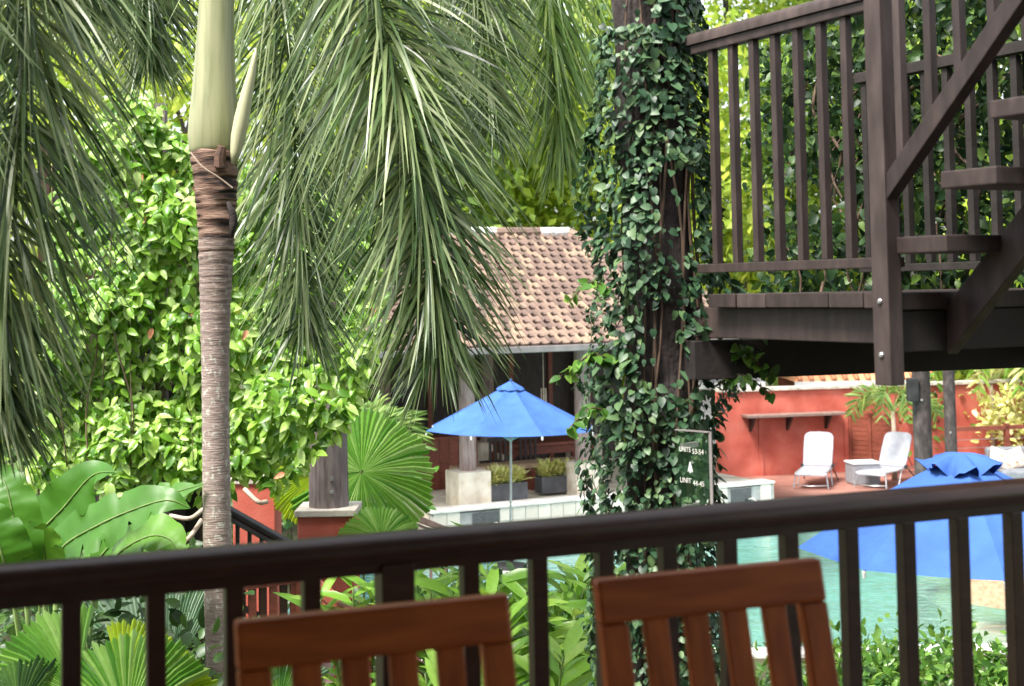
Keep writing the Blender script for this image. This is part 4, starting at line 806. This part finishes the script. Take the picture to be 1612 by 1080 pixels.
frond(rp, [c, P(960, -460, 11.5), P(945, -200, 12), P(935, 0, 12), P(930, 150, 12)], 320, .6, .02, L['foxtail_light'])
# ================================================================== vine-covered screen on the left
vs_t = thing('timber_screen', 'dark timber screen almost buried under the bright vine', 'screen', (P(300, 800, 12.0).x, 12.0, 0))
for k in range(13):
    a = P(70+k*21, 200+90*abs(math.sin(k*.5)), 12.0); MB().box((a.x, 12.0+random.uniform(-.03, .03), 0), .10, .04, a.z).build('board', M['deckdark'] if k % 3 else M['rail'], vs_t)
pw1 = P(246, 150, 11.6); MB().box((pw1.x, 11.75, 0), .09, .09, pw1.z-.05).build('post', M['log'], vs_t)
for y in (330, 620): MB().bar((P(60, y, 11.9).x, 11.92, P(60, y, 11.9).z), (P(335, y, 11.9).x, 11.92, P(60, y, 11.9).z), .06, .10).build('rail', M['deckdark'], vs_t)
vine = thing('flowering_vine', 'bright green leafy vine draping the screen behind the palm trunk', 'vine', (P(300, 780, 11.2).x, 11.2, .0))
poly = [V(q) for q in ((45, 790), (60, 320), (120, 215), (185, 135), (235, 160), (262, 205), (330, 250), (470, 270), (585, 330), (600, 520), (570, 610), (520, 690), (470, 735), (425, 775), (375, 750), (330, 765), (310, 790), (240, 760), (190, 800), (120, 770))]
def vine_pts(n):
    out = []
    while len(out) < n:
        x, y = random.uniform(40, 610), random.uniform(130, 800)
        if not in_poly(x, y, poly): continue
        q = P(x, y, 11.2); bu = noise.noise(V((q.x*1.5, q.z*1.5, 2)))+.5*noise.noise(V((q.x*4, q.z*4, 7)))
        if bu < -.66 and random.random() < .8: continue
        out.append((q.x, 11.35-bu*.24+random.uniform(0, .2), q.z))
    return np.array(out)
cl = vine_pts(2900); offs = rng.normal(size=(3, 2900, 3))*.035
pos = np.concatenate([cl+offs[i] for i in range(3)]); n_ = len(pos); spin = np.concatenate([np.full(2900, a) for a in (-1.0, 0, 1.0)])+np.tile(rng.normal(size=2900)*.5, 3)
d = unit(np.stack([np.sin(spin)*.9, rng.uniform(-.75, -.05, n_), -np.cos(spin)*.75-.1], 1)+rvec(n_)*.25); nn = unit(np.array([-.1, -.8, .65])+rvec(n_)*.36)
leaves(vine, leaf_proto(.47, .09, .22), L['vine'], pos, d, nn, rng.uniform(.08, .145, n_))
for k in range(9):
    x = rng.uniform(90, 520); pts = [P(x+rng.normal()*12*i*.6, 735-i*95, 11.35+rng.normal()*.06) for i in range(6)]; MB().tube(smooth_path(pts, 18), rng.uniform(.003, .007), 5).build('stem', M['stem'], vine, smooth=True)
for (a, b_) in (((318, 818), (262, 862)), ((322, 800), (268, 812)), ((385, 770), (420, 790))):
    pts = smooth_path([P(*a, 9.9), P((a[0]+b_[0])/2+4, (a[1]+b_[1])/2+10, 9.8), P(*b_, 9.9)], 10); MB().tube(pts, .016, 6).build('aerial_root', M['palestem'], vine, smooth=True)
pos = vine_pts(14); n_ = 14; pos[:, 1] -= .15
leaves(vine, leaf_proto(.5, .12, .35), M['orangeroof'], pos, unit(rvec(n_)+[0, -.3, -.8]), unit(rvec(n_)*.5+[0, -.8, .5]), rng.uniform(.06, .11, n_), parts=14, name='withered_leaf')
# ================================================================== broad leaves and fan palms in the foreground garden
def broad_leaf(parent, pth, width, mat, hint=(0, -.6, .8), fold=.10, wav=.09, name='leaf'):
    n = 56; c = smooth_path(pth, n); b = MB(); v = []; cr = (-1, -.66, -.33, 0, .33, .66, 1); ph = random.uniform(0, 6)
    for i, p in enumerate(c):
        t0 = i/(n-1); T = (c[min(i+1, n-1)]-c[max(i-1, 0)]).normalized(); S = T.cross(V(hint)).normalized(); Nn = S.cross(T)
        w_ = width*.5*max(.012, math.sin(math.pi*min(.999, .05+.945*t0**.8)))**.95
        tear = {s_: (random.uniform(.45, .8) if random.random() < .07 else 1) for s_ in (-1, 1)}
        for k in cr: v.append(p+S*w_*k*(tear[k] if abs(k) == 1 else 1)+Nn*(abs(k)*w_*fold*2-k*k*w_*fold*1.4+wav*w_*k*k*math.sin(i*.62+k*2+ph)+.9*wav*w_*k*k*math.sin(i*.23+ph*2)+(.022*w_ if (i+int(abs(k)*3)) % 4 < 1 else 0)))
    m7 = len(cr); b.add(v, [(i*m7+j, i*m7+j+1, (i+1)*m7+j+1, (i+1)*m7+j) for i in range(n-1) for j in range(m7-1)]); o = b.build(name, mat, parent, smooth=True)
    MB().tube([p-V((0, .004, -.003)) for p in c], [.008*(1-.85*i/n)*(width/.25) for i in range(n)], 5).build('midrib', M['greenstem'], o, smooth=True); return o
bl = thing('broad_leaf_plant', 'broad-leaved glossy green plant at left above the balcony rail', 'plant', (P(90, 900, 7.9).x, 7.9, 0))
bp0 = P(80, 900, 7.9)
for pth, wpx, hint in (
    ([(60, 905, 7.9), (58, 850, 7.8), (100, 800, 7.75), (145, 750, 7.7), (182, 743, 7.6)], 92, (.25, -.8, .55)),
    ([(88, 905, 7.7), (100, 862, 7.6), (150, 830, 7.5), (205, 805, 7.45), (262, 788, 7.4), (300, 800, 7.4)], 88, (.2, -.75, .6)),
    ([(130, 910, 8.1), (190, 840, 8.05), (225, 800, 8.0), (270, 778, 7.95), (322, 762, 7.9)], 72, (.2, -.7, .7)),
    ([(150, 920, 7.8), (190, 870, 7.7), (235, 845, 7.7), (268, 850, 7.65), (285, 880, 7.6)], 95, (-.1, -.5, .85)),
    ([(40, 930, 7.4), (30, 870, 7.3), (18, 800, 7.3), (5, 755, 7.35), (-25, 730, 7.4)], 80, (.2, -.95, .1)),
    ([(20, 930, 7.2), (5, 880, 7.1), (-15, 820, 7.1), (-40, 790, 7.1)], 85, (.3, -.9, .2)),
    ([(70, 920, 7.5), (72, 880, 7.4), (66, 845, 7.35), (45, 820, 7.3)], 60, (0, -1, .2)),
    ([(110, 925, 8.2), (150, 880, 8.2), (210, 868, 8.2), (250, 875, 8.15)], 60, (0, -.4, .9))):
    broad_leaf(bl, [P(*q) for q in pth], wpx*7.7/FPX, L['banana'], hint)
    MB().tube(smooth_path([P(*pth[0]), V((bp0.x*.6+P(*pth[0]).x*.4, 7.8, 1.4)), V((bp0.x, 7.9, 0))], 8), [.014, .014, .016, .018, .02, .022, .024, .026], 7).build('stalk', M['greenstem'], bl, smooth=True)
def fan_leaf(parent, c, a0, a1, rad, nseg, mat, nrm, upv=(0, 0, 1), cup=.12, gap=0.0, fill=1.0, splits=()):
    Nn = V(nrm).normalized(); S = V(upv).cross(Nn).normalized(); U = Nn.cross(S); b = MB(); rs = (.03, .35, .7, 1.0)
    for i in range(nseg):
        if random.random() > fill: continue
        t0, t1 = a0+(a1-a0)*i/nseg, a0+(a1-a0)*(i+1)/nseg; g_ = (t1-t0)*.02; tm = (t0+t1)/2; jr = rad*random.uniform(.95, 1.03); sagk = cup*random.uniform(.8, 1.2); v = []
        for r in rs:
            for an, zf, rf2 in ((t0+g_, -.5, .955), (tm, .5, 1.0), (t1-g_, -.5, .955)):
                q = r*jr*(rf2 if r > .9 else 1); pl = (t1-t0)*r*rad*.62
                v.append(c+S*(math.cos(an)*q)+U*(math.sin(an)*q)+Nn*(zf*pl-sagk*rad*r*r)+V((0, 0, -.10*rad*r*r*r)))
        b.add(v, [(k*3+j, k*3+j+1, k*3+j+4, k*3+j+3) for k in range(3) for j in (0, 1)])
    return b.build('leaf', mat, parent)
def petiole(parent, c, foot): MB().tube(smooth_path([V(foot), V(((foot[0]*.6+c.x*.4), foot[1]*.5+c.y*.5+.05, c.z*.55)), c], 10), .012, 6).build('stalk', M['greenstem'], parent, smooth=True)
fl = thing('round_fan_palm', 'round pleated fan palm leaf beside the log column', 'fan palm', (P(570, 900, 14.2).x, 14.3, 0))
for (x, y, Y, a0, a1, rp_, ns, mt_, nr) in ((569, 743, 13.9, -168, 176, 118, 64, 'fan', (.12, -1, .35)), (492, 752, 13.9, 150, 275, 70, 22, 'fanyellow', (-.1, -1, .4)), (600, 850, 12.6, 20, 170, 70, 26, 'fan', (.2, -.8, .6))):
    c = P(x, y, Y); fan_leaf(fl, c, R(a0), R(a1), rp_*Y/FPX, ns, L[mt_], nr, cup=.10); petiole(fl, c+V((0, .03, 0)), (P(570, 900, 14.2).x, 14.4, 0))
fl = thing('bright_fan_palm', 'bright yellow-green fan palm below the balcony rail at lower left', 'fan palm', (P(190, 1080, 6.4).x, 6.6, 0))
for (x, y, Y, a0, a1, rp_, ns, mt_, nr) in ((120, 1090, 6.4, 85, 190, 160, 24, 'fan', (.1, -.9, .45)), (200, 1135, 6.1, 35, 145, 150, 26, 'fan', (0, -.95, .3)), (240, 1120, 6.2, 25, 105, 110, 18, 'fanyellow', (-.1, -.95, .3)), (195, 1085, 6.7, 50, 110, 115, 14, 'fanyellow', (0, -1, .2)), (30, 1120, 6.3, 60, 160, 100, 18, 'under', (0, -.8, .5))):
    c = P(x, y, Y); fan_leaf(fl, c, R(a0), R(a1), rp_*Y/FPX, ns, L[mt_], nr); petiole(fl, c+V((0, .03, 0)), (P(190, 1080, 6.4).x, 6.7, 0))
fl = thing('pale_fan_palm', 'silvery pale fan palm leaves behind the bright fan palm', 'fan palm', (P(250, 1080, 8.7).x, 8.9, 0))
for (x, y, Y, a0, a1, rp_, ns, mt_, nr) in ((232, 1065, 8.6, 70, 165, 185, 30, 'fanpale', (.1, -1, .1)), (265, 1075, 8.5, 62, 112, 190, 24, 'fanpale', (-.1, -1, .15)), (395, 1045, 8.4, 30, 160, 85, 24, 'fanpale', (0, -.8, .5)), (440, 1110, 8.4, 30, 150, 80, 24, 'fan', (0, -.8, .5)), (470, 1090, 8.8, 40, 160, 60, 20, 'fanpale', (0, -.8, .5))):
    c = P(x, y, Y); fan_leaf(fl, c, R(a0), R(a1), rp_*Y/FPX, ns, L[mt_], nr, cup=.05); petiole(fl, c+V((0, .03, 0)), (P(250, 1080, 8.7).x, 8.95, 0))
# ginger
GP = leaf_proto(.23, .05, .35)
for k, (px, py, Y, nst, lab) in enumerate(((565, 905, 10.2, 5, 'ginger plant with arching leaves beside the landing post'), (690, 885, 9.4, 6, 'ginger plant rising behind the right end of the left chair'), (775, 880, 9.0, 6, 'tall ginger plant between the two chairs, nearer the left one'), (850, 885, 9.6, 6, 'tall ginger plant between the two chairs, nearer the right one'), (915, 905, 8.8, 5, 'ginger plant just left of the right chair'), (840, 1010, 8.0, 6, 'low ginger plant in front of the others between the chairs'), (725, 1030, 8.0, 5, 'low ginger plant glimpsed through the left chair back'))):
    top = P(px, py, Y); t_ = thing('ginger_plant', lab, 'plant', (top.x, Y, 0), 'ginger plants below the balcony'); pos = []; d = []; nn = []; ss = []
    for j in range(nst):
        a = rng.uniform(0, 6.28); rr_ = rng.uniform(.08, .34); tip = V((top.x+math.cos(a)*rr_, Y+math.sin(a)*rr_, top.z-rng.uniform(.0, .35)))
        pth = smooth_path([V((top.x+math.cos(a)*.06, Y+math.sin(a)*.06, 0)), V((top.x+math.cos(a)*rr_*.5, Y+math.sin(a)*rr_*.5, tip.z*.7)), tip], 24); MB().tube(pth, [.011]*18+[.010, .009, .008, .007, .006, .004], 6).build('stem', M['greenstem'], t_, smooth=True)
        pl = rng.uniform(0, 3.14)
        for i in range(9, 24):
            sg_ = 1 if i % 2 else -1; dr = V((math.cos(pl)*sg_, math.sin(pl)*sg_*.7, rng.uniform(.5, 1.1))); 
            pos.append(tuple(pth[i])); d.append(tuple(dr)); nn.append((-dr.x*.6, -.5, 1.0)); ss.append(rng.uniform(.30, .46)*(1.0 if i < 21 else .8))
    n_ = len(pos); leaves(t_, GP, L['ginger'], np.array(pos), unit(np.array(d)+rvec(n_)*.25), unit(np.array(nn)+rvec(n_)*.3), np.array(ss), parts=80)
# hedge and understorey shrubs
HP = leaf_proto(.5, .08, .15)
def shrub(name, lab, x0, x1, y0, y1, zt, n, mat, s0, s1, parts=0, group=None, clump=.35):
    t_ = thing(name, lab, 'shrub', ((x0+x1)/2, (y0+y1)/2, 0), group); nc = max(6, n//26); cx = rng.uniform(x0, x1, nc); cy = rng.uniform(y0, y1, nc); cz = zt*(1-.6*rng.random(nc)**2.0)
    cz = cz*(1-.25*np.abs((cx-(x0+x1)/2)/((x1-x0)/2))**3)+rng.normal(size=nc)*.06; k2 = n//nc; cc = np.repeat(np.stack([cx, cy, cz], 1), k2, 0); n_ = len(cc)
    pos = cc+rng.normal(size=(n_, 3))*np.array([clump, clump, clump*.8])*.45; pos[:, 2] = np.maximum(pos[:, 2], .05)
    leaves(t_, HP, mat, pos, unit(rvec(n_)*1.0+[0, -.2, .35]), unit(rvec(n_)*.7+[0, -.35, .8]), rng.uniform(s0, s1, n_), parts=parts)
    for j in range(0, nc, max(1, nc//10)): MB().tube([((cx[j]+x0+x1)/3, (cy[j]+y0+y1)/3, 0), (cx[j], cy[j], cz[j])], [.014, .005], 5).build('stem', M['stem'], t_)
a, b_ = P(1250, 1015, 10.4), P(1660, 995, 10.4)
shrub('clipped_hedge', 'glossy green hedge by the pool below the blue umbrella', a.x, b_.x, 10.0, 11.0, a.z-.12, 4200, L['hedge'], .06, .11, 220, None, .24)
a = P(930, 940, 9.5); shrub('leafy_shrub', 'leafy shrub at the foot of the ivy-clad post', a.x-.35, a.x+.75, 9.2, 10.0, a.z, 900, L['hedge'], .05, .09, 120, 'shrubs below the balcony', .25)
a = P(1150, 1060, 9.5); shrub('leafy_shrub', 'low leafy shrub behind the slats of the right chair', a.x-.6, a.x+.6, 9.2, 10.0, a.z, 700, L['hedge'], .05, .09, 80, 'shrubs below the balcony', .25)
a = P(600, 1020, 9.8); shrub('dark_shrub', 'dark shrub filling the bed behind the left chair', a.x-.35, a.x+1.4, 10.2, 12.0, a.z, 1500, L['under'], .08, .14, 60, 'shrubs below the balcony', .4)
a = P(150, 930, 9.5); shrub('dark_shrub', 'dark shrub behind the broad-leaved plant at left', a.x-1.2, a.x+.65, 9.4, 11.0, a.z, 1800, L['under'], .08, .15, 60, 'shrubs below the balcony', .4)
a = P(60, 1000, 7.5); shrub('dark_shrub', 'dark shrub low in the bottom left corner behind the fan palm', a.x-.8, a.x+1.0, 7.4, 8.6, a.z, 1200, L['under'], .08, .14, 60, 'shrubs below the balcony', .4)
# ================================================================== far vegetation
DP = (np.array([(0, 0, 0), (-.28, .45, .06), (0, 1, -.06), (.28, .45, .06)]), np.array([(0, 1, 2), (0, 2, 3)]))
def tree(name, lab, x, y, h, r, n, mat, ls, low=.25, group='trees behind the garden'):
    t_ = thing(name, lab, 'tree', (x, y, 0), group); tr_ = smooth_path([(x, y, 0), (x+rng.normal()*.2, y, h*.35), (x+rng.normal()*.4, y+.2, h*.8)], 10); MB().tube(tr_, [.22*(1-.07*i) for i in range(10)], 10).build('trunk', M['bark'], t_, smooth=True)
    nc = 60; u_ = rvec(nc)*(rng.random((nc, 1))**.4); cc = np.array([x, y, h*(low+1)/2])+u_*np.array([r, r, h*(1-low)/2])
    for j in range(0, nc, 9): MB().tube([tr_[4+j % 5], V(cc[j])], [.07, .015], 6).build('limb', M['bark'], t_)
    k2 = n//nc; pos = np.repeat(cc, k2, 0)+rng.normal(size=(nc*k2, 3))*r*.17; n_ = len(pos)
    leaves(t_, DP, mat, pos, unit(rvec(n_)+[0, 0, -.3]), unit(rvec(n_)*.8+[0, -.3, .8]), rng.uniform(.7, 1.2, n_)*ls, parts=0, rest='crown')
for k, (x, y, h, r, mt_, lab) in enumerate((
    (-11.5, 30, 9.5, 3.6, 'tree2', 'pale lime tree at far left behind the vine screen'), (-6.6, 27, 9.0, 3.0, 'tree2', 'lime-green tree behind the palm trunk'), (-3.4, 36, 11, 3.6, 'tree', 'tall leafy tree rising behind the drooping palm fronds'),
    (-1.2, 41, 9.5, 3.3, 'tree2', 'lime-green tree directly behind the pavilion roof ridge'), (3.4, 39, 9.2, 3.2, 'tree2', 'lime-green tree behind the ivy-clad post'), (7.3, 46, 9.8, 3.6, 'tree', 'leafy tree behind the left part of the raised deck railing'),
    (11.8, 48, 10.4, 3.8, 'tree2', 'bright tree behind the newel post of the raised deck'), (16.5, 46, 10, 3.8, 'tree', 'leafy tree behind the timber stair at far right'), (14.0, 37.5, 5.0, 2.3, 'tree2', 'low bright tree beyond the rail fence'))):
    tree('broadleaf_tree', lab, x, y, h*(1.85 if y > 44 else 1.5), r*1.2, 13000 if y > 38 else 9000, L[mt_], .24 if y < 35 else .36, .06)
def small_palm(name, lab, x, y, h, nf, Lf, mat, lw=.03, ll=.35):
    t_ = thing(name, lab, 'palm', (x, y, 0), 'small palms on the terrace edge'); MB().tube([(x, y, 0), (x+.03, y, h*.5), (x, y, h)], [.07, .055, .045], 12).build('trunk', M['palestem'], t_, smooth=True)
    for j in range(nf):
        a = j*2.399; rr_ = Lf; el = .5+.5*((j*7) % 5)/5
        frond(t_, [V((x, y, h)), V((x+math.cos(a)*rr_*.4, y+math.sin(a)*rr_*.4, h+.55*el*Lf)), V((x+math.cos(a)*rr_*.8, y+math.sin(a)*rr_*.8, h+.45*el*Lf)), V((x+math.cos(a)*rr_*1.05, y+math.sin(a)*rr_*1.05, h-.1*Lf))], 70, ll, lw, mat, (.5, .9), .3, .2, True, .012)
q = P(1405, 640, 31.8); small_palm('potted_palm', 'small feathery palm in front of the red wall between post and screen', q.x, 31.8, q.z-.1, 9, .95, L['foxtail_light'], .045, .42)
q = P(1560, 620, 34); small_palm('areca_palm', 'feathery green palm behind the rail fence at far right', q.x, 34.0, q.z+.3, 12, 1.5, L['ginger'], .06, .5)
q = P(1480, 640, 36); small_palm('areca_palm', 'feathery palm between the two log posts', q.x, 36.2, 2.3, 10, 1.3, L['foxtail_light'], .05, .5)
q = P(1640, 620, 33); small_palm('areca_palm', 'yellow-green palm cut by the right edge behind the sofa', q.x, 33.6, 1.9, 12, 1.4, L['varieg'], .07, .5)
q = P(535, 560, 17); small_palm('areca_palm', 'yellow-green palm seen between the drooping fronds and round fan leaf', q.x, 17.0, 2.6, 12, .9, L['foxtail_light'], .035, .45)
for (x, y, mt_, lab) in ((11.6, 33.2, 'varieg', 'yellow croton shrub behind the rail fence'), (13.2, 33.6, 'hedge', 'green shrub behind the rail fence at the right edge'), (9.6, 34.0, 'hedge', 'green shrub between the small palm and the slimmer log post')):
    shrub('croton_shrub', lab, x-.7, x+.7, y-.4, y+.4, 1.7, 700, L[mt_], .12, .24, 0, 'shrubs behind the rail fence', .5)
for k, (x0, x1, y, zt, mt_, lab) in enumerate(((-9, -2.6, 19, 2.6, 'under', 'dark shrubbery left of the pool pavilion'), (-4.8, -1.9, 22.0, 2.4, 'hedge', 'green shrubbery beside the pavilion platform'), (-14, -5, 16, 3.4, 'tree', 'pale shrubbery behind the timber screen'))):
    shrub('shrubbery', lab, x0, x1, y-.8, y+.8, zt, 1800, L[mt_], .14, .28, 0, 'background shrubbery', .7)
for x0, x1, y, zt, lab in ((-18, -2, 46, 5.5, 'distant green hedge wall left of the pavilion'), (-2, 9, 50, 5.5, 'distant green hedge wall behind the pavilion'), (9, 24, 52, 5.5, 'distant green hedge wall behind the raised deck')):
    shrub('distant_hedge', lab, x0, x1, y-1, y+1, zt, 4200, L['tree2'], .3, .5, 0, 'distant hedges', 1.3)
